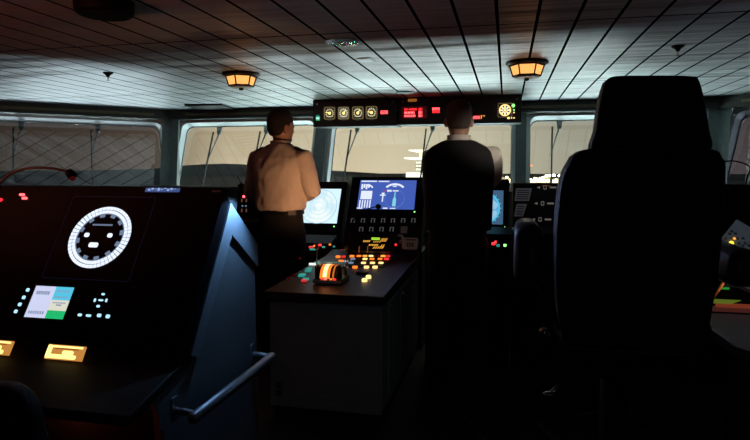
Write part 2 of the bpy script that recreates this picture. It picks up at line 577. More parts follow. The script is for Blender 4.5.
# vent grille left, turned along the wall
p = at_c(212, 106.5)
t = thing('ceiling_vent', p, 'dark slatted air vent in the ceiling near the left corner post', 'vent')
T = Matrix.Translation(p) @ Matrix.Rotation(R(8), 4, 'Z')
g = G(); g.ring(rrect(.66, .86, .01, 2), rrect(.60, .80, .01, 2), T, -.03, 0); g.build('vent_frame', black, t)
g = G()
for k in range(9): g.box((0, -.36 + k * .09, -.018), (.6, .05, .008), T)
g.build('slats', beam_paint, t)

# small chrome clips along the beam
clipdef = [((39, 103.5), 0), ((133, 109), 0), ((212, 110.5), 1), ((290, 109), 1), ((567, 102), 1)]
for k, ((x, y), sec) in enumerate(clipdef):
    p = at_c(x, y); T = Matrix.Translation(p)
    where = ['far left, above the left side window', 'above the left side window, nearer the corner post', 'beside the dark ceiling vent', "above the white-shirted person", 'between the gauge panel and the chair headrest'][k]
    g = G(); g.lathe([(.001, 0), (.05, 0), (.045, -.012), (.02, -.03), (.001, -.034)], T, 16)
    g.tube([p + Vector((0, 0, -.02)), p + Vector((.06, .01, -.035))], [.014, .01], 8)
    o = rebase(g.build('ceiling_clip', chrome, None, True), p)
    tag(o, 'small chrome ceiling clip ' + where, 'clip', 'chrome clips along the window beam')
# ================================================================== OVERHEAD INSTRUMENT PANEL
PY = 9.12
FM = frame((0, PY, 0), (1, 0, 0), (0, 0, 1))       # z points to the room (towards -Y)


def face(x, y): return hit(x, y, FM)


xl, xs, xr = face(313, 110)[0], face(398, 110)[0], face(521.5, 110)[0]
zb_l, zb_r = 2.045, 2.06


def overhead(x0, x1, zb, label):
    t = thing('overhead_panel', ((x0 + x1) / 2, PY + .2, zb), label, 'instrument panel')
    g = G(); g.box(((x0 + x1) / 2, PY + .2, (zb + CEIL) / 2), (x1 - x0, .4, CEIL - zb)); g.build('housing', black, t, bevel=.008)
    return t


panel_red = mat('panel_face_dark_red', (.030, .010, .010), .6, bump=.03)
ovl = overhead(xl, xs - .008, zb_l, 'long black ceiling-hung instrument panel with four square lit gauges, left section')
ovr = overhead(xs + .008, xr, zb_r, 'black ceiling-hung instrument panel with red digits and one round dial, right section')
for t, a, b, zb in ((ovl, xl, xs - .008, zb_l), (ovr, xs + .008, xr, zb_r)):
    g = G(); g.prism(rrect(b - a - .03, CEIL - zb - .03, .008, 3, (a + b) / 2, (zb + CEIL) / 2), FM, 0, .006); g.build('face_plate', panel_red, t)
    for k, (sx, sz) in enumerate(((a + .07, CEIL - .07), (b - .07, CEIL - .07))):
        g = G(); g.lathe([(.018, .006), (.016, .014), (.001, .015)], FM @ Matrix.Translation((sx, sz, 0)), 14); g.build('screw', cabinet_grey, t)


def gauge(px, py, mf, needle, t):
    u, v = face(px, py)
    T = FM @ Matrix.Translation((u, v, 0)); w = .185
    g = G(); g.ring(rrect(w, w * 1.08, .03), rrect(w - .022, w * 1.08 - .022, .025), T, .004, .022)
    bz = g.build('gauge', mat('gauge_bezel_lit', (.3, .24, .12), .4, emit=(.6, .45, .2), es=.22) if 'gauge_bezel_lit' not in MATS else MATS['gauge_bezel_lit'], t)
    g = G(); g.prism(rrect(w - .02, w * 1.08 - .02, .025), T, .004, .010); g.build('dial_plate', mf, bz)
    g = G()
    for k in range(11):
        a = R(225 - 27 * k); c, s = math.cos(a), math.sin(a)
        K = T @ Matrix.Translation((c * .064, s * .066, .011)) @ Matrix.Rotation(a, 4, 'Z')
        g.box((0, 0, 0), (.018, .006, .002), K)
    g.ring(circ(.058, 28), circ(.0545, 28), T, .010, .012); g.build('scale_marks', e_tick, bz)
    g = G(); g.quad(-.03, -.058, .03, -.050, T, .011); g.build('scale_label', e_tick, bz)
    a = R(needle); c, s = math.cos(a), math.sin(a)
    g = G(); K = T @ Matrix.Rotation(a, 4, 'Z'); g.prism([(-.012, -.010), (.062, -.004), (.062, .004), (-.012, .010)], K, .012, .015)
    g.lathe([(.024, .012), (.022, .018), (.001, .019)], T, 16); g.build('needle', e_yellow, bz)
    g = G(); g.quad(-.035, -.116, .035, -.106, T, .008); g.build('caption_plate', cabinet_grey, bz)


gauge(329.8, 113.3, e_gauge, 165, ovl); gauge(343.8, 113.2, e_gauge2, 55, ovl)
gauge(358, 113, e_gauge, 58, ovl); gauge(371.7, 112.6, e_gauge, 165, ovl)


def seg_digits(g, u, v, w, h, n, M, z=.008):
    """row of seven-segment numerals"""
    cw = w / n; t = max(.006, cw * .17)
    pat = [0b1111111, 0b0110000, 0b1111011, 0b1011011, 0b1110000, 0b1101101]
    for k in range(n):
        p = pat[(k * 5 + n) % 6 if k % 2 else 0]; x0 = u - w / 2 + k * cw + cw * .12; x1 = x0 + cw * .76; ym = v
        y0, y1 = v - h / 2, v + h / 2
        S_ = [(x0, y1 - t, x1, y1), (x1 - t, ym, x1, y1), (x1 - t, y0, x1, ym), (x0, y0, x1, y0 + t), (x0, y0, x0 + t, ym), (x0, ym, x0 + t, y1), (x0, ym - t / 2, x1, ym + t / 2)]
        for i, s in enumerate(S_):
            if p >> i & 1: g.quad(*s, M, z)


def digits(name, px, py, w, h, n, t, m=e_red):
    u, v = face(px, py); g = G(); seg_digits(g, u, v, w, h, n, FM); return g.build(name, m, t)


digits('red_display', 385, 112.3, .14, .05, 4, ovl, e_redhot)
u, v = face(318, 118.5); g = G(); g.quad(u - .032, v - .035, u + .032, v + .035, FM, .009, .006); lamp = g.build('indicator_lamp', e_green, ovl)
g = G(); g.quad(u - .024, v - .012, u + .024, v + .018, FM, .013, .003); g.build('lamp_core', e_screen_w, lamp)
g = G(); g.quad(u - .026, v + .045, u + .026, v + .056, FM, .008); g.build('caption_plate', e_teal, ovl)
# right section
u0, v0 = face(403, 108); u1, v1 = face(425.5, 117.2)
for r_ in range(3):
    g = G(); n = (5, 4, 6)[r_]; vv = v0 + (v1 - v0) * (r_ + .5) / 3
    seg_digits(g, u0 + .12, vv, .20, .030, n, FM); seg_digits(g, u0 + .29, vv, .09, .036, 2, FM); g.build('red_display', e_redhot if r_ else e_red, ovr)
g = G(); g.quad(u0 - .02, v1 - .02, u1 + .02, v0 + .02, FM, .0065, .001); g.build('display_window', e_reddim, ovr)
digits('red_display', 436, 109, .12, .038, 3, ovr, e_redhot); digits('red_display', 436, 112, .12, .03, 3, ovr)
digits('red_display', 474.5, 117.5, .16, .042, 5, ovr, e_redhot)
u, v = face(481.5, 117); g = G(); g.quad(u - .008, v - .03, u + .002, v + .03, FM, .008); g.quad(u + .02, v + .01, u + .05, v + .02, FM, .008); g.build('amber_marks', e_amber, ovr)
u, v = face(412.5, 100.3); g = G(); g.quad(u - .07, v - .022, u + .07, v + .022, FM, .008); g.build('amber_label', mat('amber_label', (.5, .16, .02), .5, emit=(.6, .2, .03), es=.4), ovr)
# round dial
u, v = face(505, 110.2); T = FM @ Matrix.Translation((u, v, 0))
g = G(); g.ring(rrect(.21, .21, .015), rrect(.195, .195, .012), T, .004, .02); dl = g.build('round_dial', MATS['gauge_bezel_lit'], ovr)
g = G(); g.ring(circ(.088, 36), circ(.072, 36), T, .006, .012); g.build('dial_ring', e_amberhot, dl)
g = G()
for k in range(8):
    K = T @ Matrix.Rotation(k * PI / 4, 4, 'Z'); g.prism([(.026, -.008), (.068, -.014), (.068, .014), (.026, .008)], K, .007, .011)
g.build('dial_marks', e_tick, dl)
g = G(); g.prism([(-.012, -.018), (.012, -.018), (.004, .07), (-.004, .07)], T, .012, .016); g.lathe([(.02, .012), (.001, .016)], T, 16); g.build('needle', e_amberhot, dl)
for (px, py, m, r) in ((513.2, 105.6, e_greenled, .026), (514, 110, e_greenled, .010), (514, 112.5, e_yellow, .010), (508.5, 118, e_yellow, .018), (511.5, 118, e_yellow, .010), (514, 118, e_yellow, .010)):
    u, v = face(px, py); g = G(); g.lathe([(r, .006), (r * .8, .014), (.001, .016)], FM @ Matrix.Translation((u, v, 0)), 14); g.build('indicator_lamp', m, ovr, True)

# ================================================================== RADAR CONSOLE IN THE FOREGROUND (left)
CX = -.95
ap = Vector((0, 1.89, 1.235)); lo = Vector((0, 1.60, .775))
t = thing('radar_console', (-2.2, 1.9, 0), 'large black tilted radar console in the left foreground with a glowing compass ring', 'console')
YZ = frame((0, 0, 0), (0, 1, 0), (0, 0, 1))          # local x = world Y, local y = world Z, local z = world X
prof = [(1.89, 1.235), (2.11, 1.06), (2.11, .0), (1.50, 0), (1.50, .12), (1.44, .66), (1.41, .70), (1.60, .775)]
g = G(); g.prism(prof, YZ, -3.4, CX - .031); g.build('body', console_dark, t)
# side cheek: plain field with a raised, paler band along its upper edges
inn = [(1.885, 1.14), (2.065, .99), (2.065, .05), (1.55, .05), (1.55, .14), (1.50, .66), (1.665, .76)]
g = G(); g.prism(prof, YZ, CX - .03, CX - .010); ck = g.build('side_panel', cheek_blue, t)
band = [(1.89, 1.235), (2.11, 1.06), (2.11, .97), (1.895, 1.12), (1.645, .755), (1.60, .775)]
g = G(); g.prism(band, YZ, CX - .010, CX + .004); g.build('side_band', cheek_band, ck)
# sloping slab
sl_dir = (lo - ap).normalized(); sl_n = Vector((0, -sl_dir.z, sl_dir.y)).normalized()
if sl_n.y > 0: sl_n = -sl_n
top = ap + sl_n * .0
SO = Vector((CX, ap.y, ap.z)) + sl_n * .055          # slab surface origin at the upper right corner
SM = frame(SO, (1, 0, 0), -sl_dir)                   # u right (negative values go left), v up the slope
L_ = (lo - ap).length
g = G(); g.prism([(-2.45, -L_ - .0), (0, -L_ - .0), (0, .03), (-2.45, .03)], SM, -.055, 0); slab = g.build('sloping_panel', gloss_black, t, bevel=.004)
# hood along the top
g = G(); g.prism([(1.86, 1.268), (1.872, 1.285), (1.95, 1.285), (1.96, 1.272), (1.94, 1.205), (1.895, 1.225)], YZ, -3.4, CX + .002); g.build('hood', rubber, t, bevel=.004)
# lower desk and its cabinet
g = G(); g.prism([(1.30, .675), (1.62, .745), (1.62, .775), (1.30, .705)], YZ, -3.4, CX - .005); g.build('desk_ledge', black, t, bevel=.005)


def sp(x, y): return hit(x, y, SM)


print('slab', sp(37, 286), sp(76, 287), sp(62, 319), sp(23, 318), 'ring', sp(67, 250), sp(131, 232), sp(105, 208), sp(88, 266), 'orange', sp(55, 347), sp(90, 348), sp(80, 360), sp(41, 358))
cu, cv = sp(99.8, 236.8)
T = SM @ Matrix.Translation((cu, cv, 0))
RR = .112
g = G()
for ring_r, nn, hh in ((RR, 48, .0115), (RR - .0140, 48, .0115)):
    for k in range(nn):
        a0 = 2 * PI * (k + .08) / nn; a1 = 2 * PI * (k + .92) / nn
        q = [(r * math.cos(a), r * math.sin(a)) for r, a in ((ring_r - hh / 2, a0), (ring_r + hh / 2, a0), (ring_r + hh / 2, a1), (ring_r - hh / 2, a1))]
        g.prism(q, T, .0, .002)
dial = g.build('compass_ring', e_white, slab)
for k in range(12):
    g = G(); g.box((0, 0, .002), (.011, .018, .002), T @ Matrix.Rotation(2 * PI * (k + .4) / 12, 4, 'Z') @ Matrix.Translation((RR - .030, 0, 0))); g.build('cardinal_mark', e_white_dim, dial)
g = G(); g.ring(circ(RR - .0205, 60), circ(RR - .0235, 60), T, 0, .0015); g.build('inner_ring', e_white_dim, dial)
for (px, py, w, h) in ((87, 235, .019, .016), (110, 235.5, .019, .016), (93.5, 245, .036, .018)):
    u, v = sp(px, py); g = G(); g.prism(rrect(w, h, .006, 4, u, v), SM, 0, .002); g.build('ring_symbol', e_white, dial)
u, v = sp(103, 225); g = G()
for k in range(9): g.quad(u - .04 + k * .009, v - .003, u - .034 + k * .009, v + .003, SM, .001)
g.build('caption', e_white_dim, dial)
g = G(); g.ring(rrect(.34, .32, .01, 3, cu, cv), rrect(.335, .315, .01, 3, cu, cv), SM, 0, .001); g.build('screen_border', mat('screen_border', (.01, .01, .02), .3, emit=(.02, .03, .12), es=.08), slab)

# colour display
c4 = [sp(38, 286), sp(76, 288), sp(62, 319), sp(23.5, 317.5)]
u0 = (c4[0][0] + c4[3][0]) / 2; u1 = (c4[1][0] + c4[2][0]) / 2; v1 = (c4[0][1] + c4[1][1]) / 2; v0 = (c4[2][1] + c4[3][1]) / 2
g = G(); g.prism([(u0 - .008, v0 - .008), (u1 + .008, v0 - .008), (u1 + .008, v1 + .008), (u0 - .008, v1 + .008)], SM, 0, .002); ds = g.build('colour_display', black, slab)
um = u0 + (u1 - u0) * .54
for nm, a, b, c_, d_, m in (('lilac_field', u0, v0, um, v1, e_lilac), ('cyan_field', um, v0 + (v1 - v0) * .58, u1, v1, e_cyan), ('cream_field', um, v0 + (v1 - v0) * .25, u1, v0 + (v1 - v0) * .58, e_cream), ('green_field', um, v0, u1, v0 + (v1 - v0) * .25, e_green)):
    g = G(); g.quad(a, b, c_, d_, SM, .0025); g.build(nm, m, ds)
g = G(); h_ = v1 - v0; ink = mat('display_ink', (.1, .1, .2), .5, emit=(.35, .42, .62), es=.7)
for k in range(6): g.quad(u0 + .012 + k * .009, v1 - .030, u0 + .018 + k * .009, v1 - .018, SM, .004)
g.build('display_text', ink, ds); g = G()
for k in range(7): g.quad(u0 + .010 + k * .009, v0 + .012, u0 + .015 + k * .009, v0 + .022, SM, .004)
g.build('display_text', ink, ds); g = G()
for r_ in range(3):
    for k in range(5): g.quad(um + .010 + k * .010, v1 - .018 - r_ * .020, um + .017 + k * .010, v1 - .014 - r_ * .020, SM, .004)
g.quad(um + .025, v0 + h_ * .40, um + .045, v0 + h_ * .44, SM, .004)
g.build('display_text', ink, ds)
for (px, py, w, h) in ((28, 290, .012, .012), (24, 297.5, .012, .012), (20, 304.5, .012, .012), (16, 311.5, .012, .012),
                       (103.3, 294.3, .012, .007), (95, 300.3, .007, .012), (101, 300.3, .018, .006), (106.5, 300.5, .007, .012), (98.3, 306.3, .012, .008),
                       (80, 315, .014, .009), (88.7, 315.7, .018, .008), (99.3, 315.5, .014, .011), (108, 316.5, .014, .012)):
    u, v = sp(px, py); g = G(); g.prism(rrect(w, h, .003, 3, u, v), SM, 0, .002); g.build('key_symbol', glow('key_glow', (.45, .78, 1), 1.1) if 'key_glow' not in MATS else MATS['key_glow'], slab)
# amber lit keys at the foot of the panel
for k, (px, py) in enumerate(((66, 353), (-6, 349))):
    u, v = sp(px, py); v = sp(66, 353)[1]
    w, h = .135, .046
    g = G(); g.prism([(u - w / 2 + .0, v - h / 2), (u + w / 2, v - h / 2), (u + w / 2, v + h / 2), (u - w / 2, v + h / 2)], SM, 0, .006); kb = g.build('amber_key', MATS.get('amber_frame_glow') or glow('amber_frame_glow', (1, .42, .09), .55), slab)
    g = G(); g.prism(rrect(.04, .014, .006, 3, u + .012, v - .001), SM, .006, .008); g.prism(rrect(.10, .013, .005, 3, u - .005, v - h / 2 + .009), SM, .006, .008); g.prism(rrect(.016, h - .004, .005, 3, u - w / 2 + .01, v), SM, .006, .008); g.prism(rrect(.11, .006, .002, 3, u + .006, v + h / 2 - .006), SM, .006, .008)
    g.build('key_highlight', e_yellow, kb)
    g = G(); g.quad(u - w / 2 + .03, v + .009, u + w / 2 - .02, v + .013, SM, .007); g.build('key_legend', mat('key_legend', (.15, .05, .01), .5, emit=(.5, .15, .02), es=.5) if 'key_legend' not in MATS else MATS['key_legend'], kb)
# blue strip display, tags and leds on the hood front
HM = frame((CX, 1.872, 1.27), (1, 0, 0), (0, 0.2, 1))
def hp(x, y): return hit(x, y, HM)
u0, _ = hp(149, 196); u1, _ = hp(183, 196); g = G(); g.quad(u0, -.018, u1, -.002, SM @ Matrix.Translation((0, .026, 0)), .003)
g.build('strip_display', mat('strip_display', (.02, .02, .05), .2, emit=(.10, .16, .42), es=.5), slab)
g = G()
for k in range(9): g.quad(u0 + .012 + k * .0125, -.014 + (k % 3) * .004, u0 + .020 + k * .0125, -.007 + (k % 2) * .004, SM @ Matrix.Translation((0, .026, .002)), .003)
g.build('strip_marks', glow('strip_marks', (.4, .55, .95), .8), slab)
u0, v0 = sp(215, 197.5); g = G(); g.quad(u0 - .016, .010, u0 + .016, .016, SM, .003); g.build('maker_plate', beige, slab)
for k, (px, py) in enumerate(((22.5, 195), (25, 198.5))):
    u, v = sp(px, py)
    for j in (-1, 1):
        g = G(); g.prism(rrect(.010, .009, .004, 3, u + j * .0055, v), SM, 0, .005); g.build('red_led', e_redhot, slab)
u, v = sp(1, 200); g = G(); g.prism(rrect(.012, .012, .004, 3, u, v), SM, 0, .005); g.build('red_led', e_red, slab)
# switch boxes above the red lit gap
for k in range(4):
    g = G(); g.box((-1.62 - k * .24, 1.36, .73), (.16, .05, .03)); g.build('ledge_switch_box', black, t, bevel=.006)

# handrail on the side
t = thing('hand_rail', (CX + .06, 1.9, .60), 'bluish metal hand rail along the side of the foreground console', 'handrail')
RX = -.875
g = G(); g.tube([(RX, 1.47, .632), (RX, 1.48, .632), (RX, 2.06, .630), (RX, 2.075, .630)], [.012, .018, .018, .012], 16); g.build('rail_tube', metal_tube, t, True)
for yy in (1.50, 2.045):
    g = G(); g.tube(smoothcurve([(CX + .002, yy, .64), (CX + .035, yy, .64), (RX, yy, .633)], 4), .011, 10); g.build('rail_bracket', metal_tube, t, True)
    g = G(); g.prism(rrect(.035, .075, .008, 3, yy, .645), YZ, CX + .000, CX + .008); g.build('mount_plate', metal_tube, t)

# ================================================================== REAR CONSOLE ROW (left part)
t = thing('chart_console', (-3.6, 4.6, 0), 'long low black console behind the radar console, left of the white-shirted person', 'console')
prof = [(4.42, 0), (4.42, .86), (4.36, .90), (4.36, .93), (4.52, .95), (4.56, 1.17), (4.62, 1.205), (4.95, 1.205), (5.0, 1.15), (5.0, 0)]
g = G(); g.prism(prof, YZ, -6.0, -1.93); g.build('body', console_dark, t, bevel=.006)
FM2 = frame((0, 4.518, .95), (1, 0, 0), (0, .18, 1))
def f2(x, y): return hit(x, y, FM2)
for (px, py, r, m) in ((243.8, 196.5, .012, e_redhot), (249.5, 188.8, .009, e_redhot), (242.5, 206, .007, e_white_dim), (246, 206, .007, e_white_dim)):
    u, v = f2(px, py); g = G(); g.lathe([(r, .0), (r * .8, .008), (.001, .010)], FM2 @ Matrix.Translation((u, v, .0)), 12); g.build('indicator_lamp', m, t, True)
g = G()
for px in (242, 246.5):
    for py in (200.5, 210.5):
        u, v = f2(px, py); g.quad(u - .006, v - .014, u + .006, v + .014, FM2, .004)
g.build('toggle_labels', mat('toggle_label', (.3, .2, .15), .5, emit=(.25, .12, .07), es=.4), t)
u, v = f2(231.5, 190.5); g = G(); g.quad(u - .005, v - .02, u + .005, v + .02, FM2, .006); g.build('label_strip', gold, t)

# gooseneck microphone stub beside the person
p0 = at_y(242, 187, 4.7); p0.z = 1.205
t = thing('desk_microphone', p0, 'small black stalk microphone on the rear console, left of the white-shirted person', 'microphone')
g = G(); g.lathe([(.001, 0), (.035, 0), (.035, .015), (.02, .03), (.001, .032)], Matrix.Translation(p0), 18); g.build('base', black, t, True)
g = G(); g.tube([p0 + Vector((0, 0, .02)), p0 + Vector((-.03, 0, .07)), p0 + Vector((-.055, 0, .12))], [.007, .006, .009], 8); g.build('stalk', cabinet_grey, t, True)

# ================================================================== CENTRE CONSOLE
DK = .70
t = thing('engine_control_console', (-.93, 3.5, 0), 'grey-sided centre console with a dark desk top full of lit buttons', 'console')
XL, XR, YF, YB = -1.265, -.605, 2.90, 4.14
g = G(); g.box(((XL + XR) / 2, (YF + YB) / 2 + .01, .36), (XR - XL - .03, YB - YF - .02, .60)); g.build('cabinet_body', cabinet_grey, t, bevel=.006)
g = G(); g.box(((XL + XR) / 2 , (YF + YB) / 2 + .02, .03), (XR - XL - .05, YB - YF - .04, .06)); g.build('plinth', black, t)
g = G(); g.box(((XL + XR) / 2, YF + .008, .09), (XR - XL - .04, .006, .055)); g.build('kick_strip', cabinet_grey, t)
g = G(); g.prism([(YF - .015, .655), (YF - .015, .70), (4.0, .735), (YB, .76), (YB, .655)], YZ, XL, XR); desk = g.build('desk_top', desk_brown, t, bevel=.006)
for k, yy in enumerate((3.06, 3.42, 3.79)):
    g = G(); g.box((XR - .012, yy + .17, .38), (.012, .33, .50)); dr = g.build('side_door', cabinet_grey, t, bevel=.004)
    g = G(); g.lathe([(.014, 0), (.012, .010), (.001, .012)], frame((XR - .006, yy + .05, .60), (0, 1, 0), (0, 0, 1)), 12); g.build('lock', chrome, dr)
# power sockets
SMf = frame((0, YF, 0), (1, 0, 0), (0, 0, 1))
u, v = hit(279, 389, SMf)
t2 = thing('wall_socket', (u, YF, v), 'double power socket low on the front of the grey centre console', 'socket')
g = G(); g.prism(rrect(.046, .085, .006, 3, u, v), SMf, -.012, .003); pl = g.build('cover_plate', socket_mat, t2)
for s in (-1, 1):
    g = G(); g.lathe([(.016, .003), (.016, .0045), (.001, .0045)], SMf @ Matrix.Translation((u, v + s * .02, 0)), 18); so = g.build('socket_well', rubber, pl)
    g = G()
    for q in (-1, 1): g.lathe([(.003, .0045), (.003, .0055), (.001, .0055)], SMf @ Matrix.Translation((u + q * .007, v + s * .02, 0)), 8)
    g.build('socket_holes', socket_mat, so)

DM = frame((0, YF - .015, .70), (1, 0, 0), (0, 1.115, .035))
def dp(x, y): return hit(x, y, DM)

# engine telegraph with glowing drum
ux_, uy_ = dp(330, 281)
Y0 = YF - .015 + uy_
tx = -.975
ty = 3.18
zt = .712
t = thing('engine_telegraph', (tx, ty, zt), 'engine telegraph with a glowing orange drum scale and two levers on the centre console', 'engine telegraph')
g = G(); g.box((tx, ty, zt + .012), (.17, .17, .022)); g.build('base_plate', black, t, bevel=.004)
g = G(); g.box((tx, ty - .085, zt + .012), (.165, .02, .018)); g.build('front_strip', mat('strip_blue_grey', (.12, .13, .25), .4), t, bevel=.003)
cyc = []
A0, A1, RD = R(15), R(165), .075
poly = [(RD * math.cos(A0 + (A1 - A0) * k / 14), RD * math.sin(A0 + (A1 - A0) * k / 14)) for k in range(15)]
g = G(); g.prism([(.075, 0)] + poly + [(-.075, 0)], YZ @ Matrix.Translation((ty, zt + .018, 0)), tx - .058, tx + .058); g.build('drum_housing', black, t)
zc = zt + .018


def drum(x0, x1, r, a0, a1, name, m, par):
    g = G(); n = 16; pts = []
    o = [((r + .0015) * math.cos(a0 + (a1 - a0) * k / n), (r + .0015) * math.sin(a0 + (a1 - a0) * k / n)) for k in range(n + 1)]
    i = [((r - .003) * math.cos(a0 + (a1 - a0) * k / n), (r - .003) * math.sin(a0 + (a1 - a0) * k / n)) for k in range(n + 1)]
    g.prism(o + i[::-1], YZ @ Matrix.Translation((ty, zc, 0)), x0, x1); return g.build(name, m, par)


dr = drum(tx - .045, tx + .012, RD + .002, R(60), R(172), 'drum_scale', e_orange, t)
drum(tx - .028, tx - .004, RD + .004, R(66), R(166), 'scale_band', e_amberhot, dr)
drum(tx - .019, tx - .012, RD + .006, R(90), R(160), 'scale_pointer', e_screen_w, dr)
drum(tx + .028, tx + .036, RD + .002, R(60), R(172), 'side_scale', mat('side_scale', (.2, .08, .02), .4, emit=(.8, .2, .03), es=.7), t)
for s in (-1, 1):
    xx = tx + s * .077
    g = G(); g.box((xx, ty, zc + .035), (.010, .11, .09)); br = g.build('side_bracket', chrome, t, bevel=.003)
    g = G(); g.tube([(xx + s * .01, ty, zc + .02), (xx + s * .012, ty + .005, zc + .10), (xx + s * .012, ty + .01, zc + .165)], [.0055, .005, .005], 8); lv = g.build('lever', chrome, t, True)
    g = G(); g.ell((xx + s * .012, ty + .01, zc + .175), (.014, .012, .016), I4, 12, 8); g.build('lever_knob', mat('knob_brass', (.25, .14, .06), .35, metal=.5) if 'knob_brass' not in MATS else MATS['knob_brass'], lv, True)
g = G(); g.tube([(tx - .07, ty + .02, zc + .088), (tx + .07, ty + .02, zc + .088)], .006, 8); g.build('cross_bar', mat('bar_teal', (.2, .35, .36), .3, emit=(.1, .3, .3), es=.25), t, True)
for k, (dx, m) in enumerate(((-.03, e_red), (-.012, e_redhot), (.02, e_orange), (.042, e_red))):
    g = G(); g.ell((tx + dx, ty - .075, zt + .024), (.009, .009, .007), I4, 10, 6); g.build('indicator_lamp', m, t, True)


def desk_key(px, py, w, h, m, label=None, hh=.012):
    u, v = dp(px, py); g = G(); g.prism(rrect(w, h, min(w, h) * .2, 2, u, v), DM, -.002, hh)
    return g.build('lit_key', m, desk)


# keys are parts of the desk top: three clusters
e_tealpad = glow('teal_pad_glow', (.05, .50, .42), .55)
e_whitekey = glow('white_key_glow', (.8, .9, .85), 1.1)
e_redkey = glow('red_key_glow', (.9, .04, .04), .8)
for (px, py, w, h, m) in ((302, 276, .035, .055, e_tealpad), (309, 270, .030, .05, MATS['glow_teal']), (317, 263.5, .03, .05, MATS['glow_teal']), (312.5, 265, .045, .022, e_whitekey), (308, 272, .04, .02, MATS['glow_teal']), (306, 280, .035, .02, e_tealpad),
                          (304, 281.5, .03, .014, e_redkey), (294, 276, .024, .012, e_reddim), (289, 279, .018, .010, e_reddim), (300, 259, .02, .02, e_reddim)):
    desk_key(px, py, w, h, m)
hot = e_amberhot; rows = [
    (251.5, [(336, e_green), (341, e_redkey), (345.5, e_white_dim)]), (257.5, [(338, e_orange), (344, e_redkey)]), (262, [(341, e_orange), (346, e_white_dim)]),
    (253.5, [(349, e_green), (353.5, e_redkey), (358, e_white), (362.5, e_redkey), (369, e_amberhot), (375, e_redkey), (384.5, e_green), (388, e_redkey)]),
    (257, [(352, e_orange), (359, e_orange), (365, e_amber), (371, e_amberhot), (377, e_reddim), (383, e_amber), (388, e_redkey)]),
    (260, [(353, e_white_dim), (365, e_amberhot), (372, e_orange), (380, e_orange), (386.5, e_red)]),
    (264, [(351, e_white_dim), (363.5, e_amberhot), (372.5, e_amberhot), (381, e_amberhot)]),
    (268, [(355, e_orange), (366.5, e_amberhot), (375, e_amberhot)]),
]
for py, lst in rows:
    for px, m in lst: desk_key(px, py, .030, .030 if py > 255 else .024, m)
for (px, py) in ((368.5, 278.3), (364.5, 281.5)):
    u, v = dp(px, py); g = G(); g.lathe([(.016, -.002), (.016, .014), (.012, .018), (.001, .019)], DM @ Matrix.Translation((u, v, 0)), 18); k_ = g.build('round_button', e_amberhot, desk, True)
u, v = dp(362, 274); g = G(); g.prism(rrect(.07, .03, .006, 3, u, v), DM, -.002, .012); g.build('dark_key', black, desk)
u, v = dp(370, 262); g = G(); g.prism(rrect(.26, .36, .01, 3, u, v), DM, -.002, .004); g.build('key_bed', black, desk)

# radio set behind the keys
RFM = frame((0, 3.94, .742), (1, 0, 0), (0, .35, 1))
def rf(x, y): return hit(x, y, RFM)
ua, va = rf(354, 233.5); ub, vb = rf(396, 254)
t = thing('radio_set', ((ua + ub) / 2 , 4.0, .735), 'black radio set with a small green display and amber digits on the centre console', 'radio')
g = G(); z0 = .725
g.prism([(ua, .042), (ub, .042), (ub, va), (ua, va)], RFM, -.07, 0); rb = g.build('case', black, t, bevel=.004)
u0, v0 = rf(371.5, 240); u1, v1 = rf(380, 237.7); g = G(); g.quad(u0, v0, u1, v1, RFM, .002); g.build('green_display', glow('lcd_green', (.45, .85, .05), .85), rb)
e_digit = glow('amber_digit', (1, .45, .06), .8)
def strokes(seq, m, name):
    g = G()
    for (px, py, w, h, sl) in seq:
        u, v = rf(px, py); g.prism([(u - w / 2 - sl, v - h / 2), (u + w / 2 - sl, v - h / 2), (u + w / 2 + sl, v + h / 2), (u - w / 2 + sl, v + h / 2)], RFM, .001, .003)
    g.build(name, m, rb)
strokes([(364 + k * 1.8, 241.2, .009, .012, .002) for k in range(4)] + [(374 + k * 2, 241.8, .006, .010, .002) for k in range(4)] + [(381.5 + k * 1.6, 240, .006, .024, .006) for k in range(4)], e_digit, 'amber_digits')
strokes([(369.5 + k * 1.6, 245, .009, .010, .001) for k in range(6)] + [(374 + k * 2.2, 247.5, .008, .016, .006) for k in range(5)] + [(381 + k * 2, 246.5, .006, .028, .009) for k in range(2)], e_digit, 'amber_digits')
g = G()
for px in (359.3, 367.7):
    u, v = rf(px, 249.5); g.quad(u - .003, v - .022, u + .003, v + .022, RFM, .003, .01)
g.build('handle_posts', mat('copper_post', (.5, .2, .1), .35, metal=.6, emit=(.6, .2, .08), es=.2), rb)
u, v = rf(397.3, 244.8); g = G(); g.lathe([(.008, 0), (.007, .006), (.001, .008)], RFM @ Matrix.Translation((u - .01, v, 0)), 10); g.build('red_led', e_red, rb, True)

# monitors ------------------------------------------------------------
def monitor_frame(y, lean): return frame((0, y, 1.0), (1, 0, 0), (0, math.sin(lean), math.cos(lean)))


MM = monitor_frame(4.30, R(30))
def mp_(x, y): return hit(x, y, MM)
a0 = mp_(352, 176.5); a1 = mp_(426, 177.5); b0 = mp_(345, 252)
base_z = .76
t = thing('main_monitor', ((a0[0] + a1[0]) / 2, 4.25, .0), 'centre monitor showing a blue screen with a ship outline, above two rows of keys', 'monitor')
g = G(); g.prism([(a0[0], -.26), (a1[0] + .0, -.26), (a1[0], a0[1]), (a0[0], a0[1])], MM, -.10, 0); mb = g.build('housing', black, t, bevel=.01)
g = G(); g.box(((a0[0] + a1[0]) / 2, 4.46, .37), (a1[0] - a0[0], .36, .74)); g.build('pedestal', console_dark, t)
c = [mp_(361, 180.3), mp_(417.3, 180.5), mp_(413.5, 209.5), mp_(356.5, 209)]
u0 = (c[0][0] + c[3][0]) / 2 ; u1 = (c[1][0] + c[2][0]) / 2; v1 = (c[0][1] + c[1][1]) / 2; v0 = (c[2][1] + c[3][1]) / 2
print('screen', u0, u1, v0, v1, c)
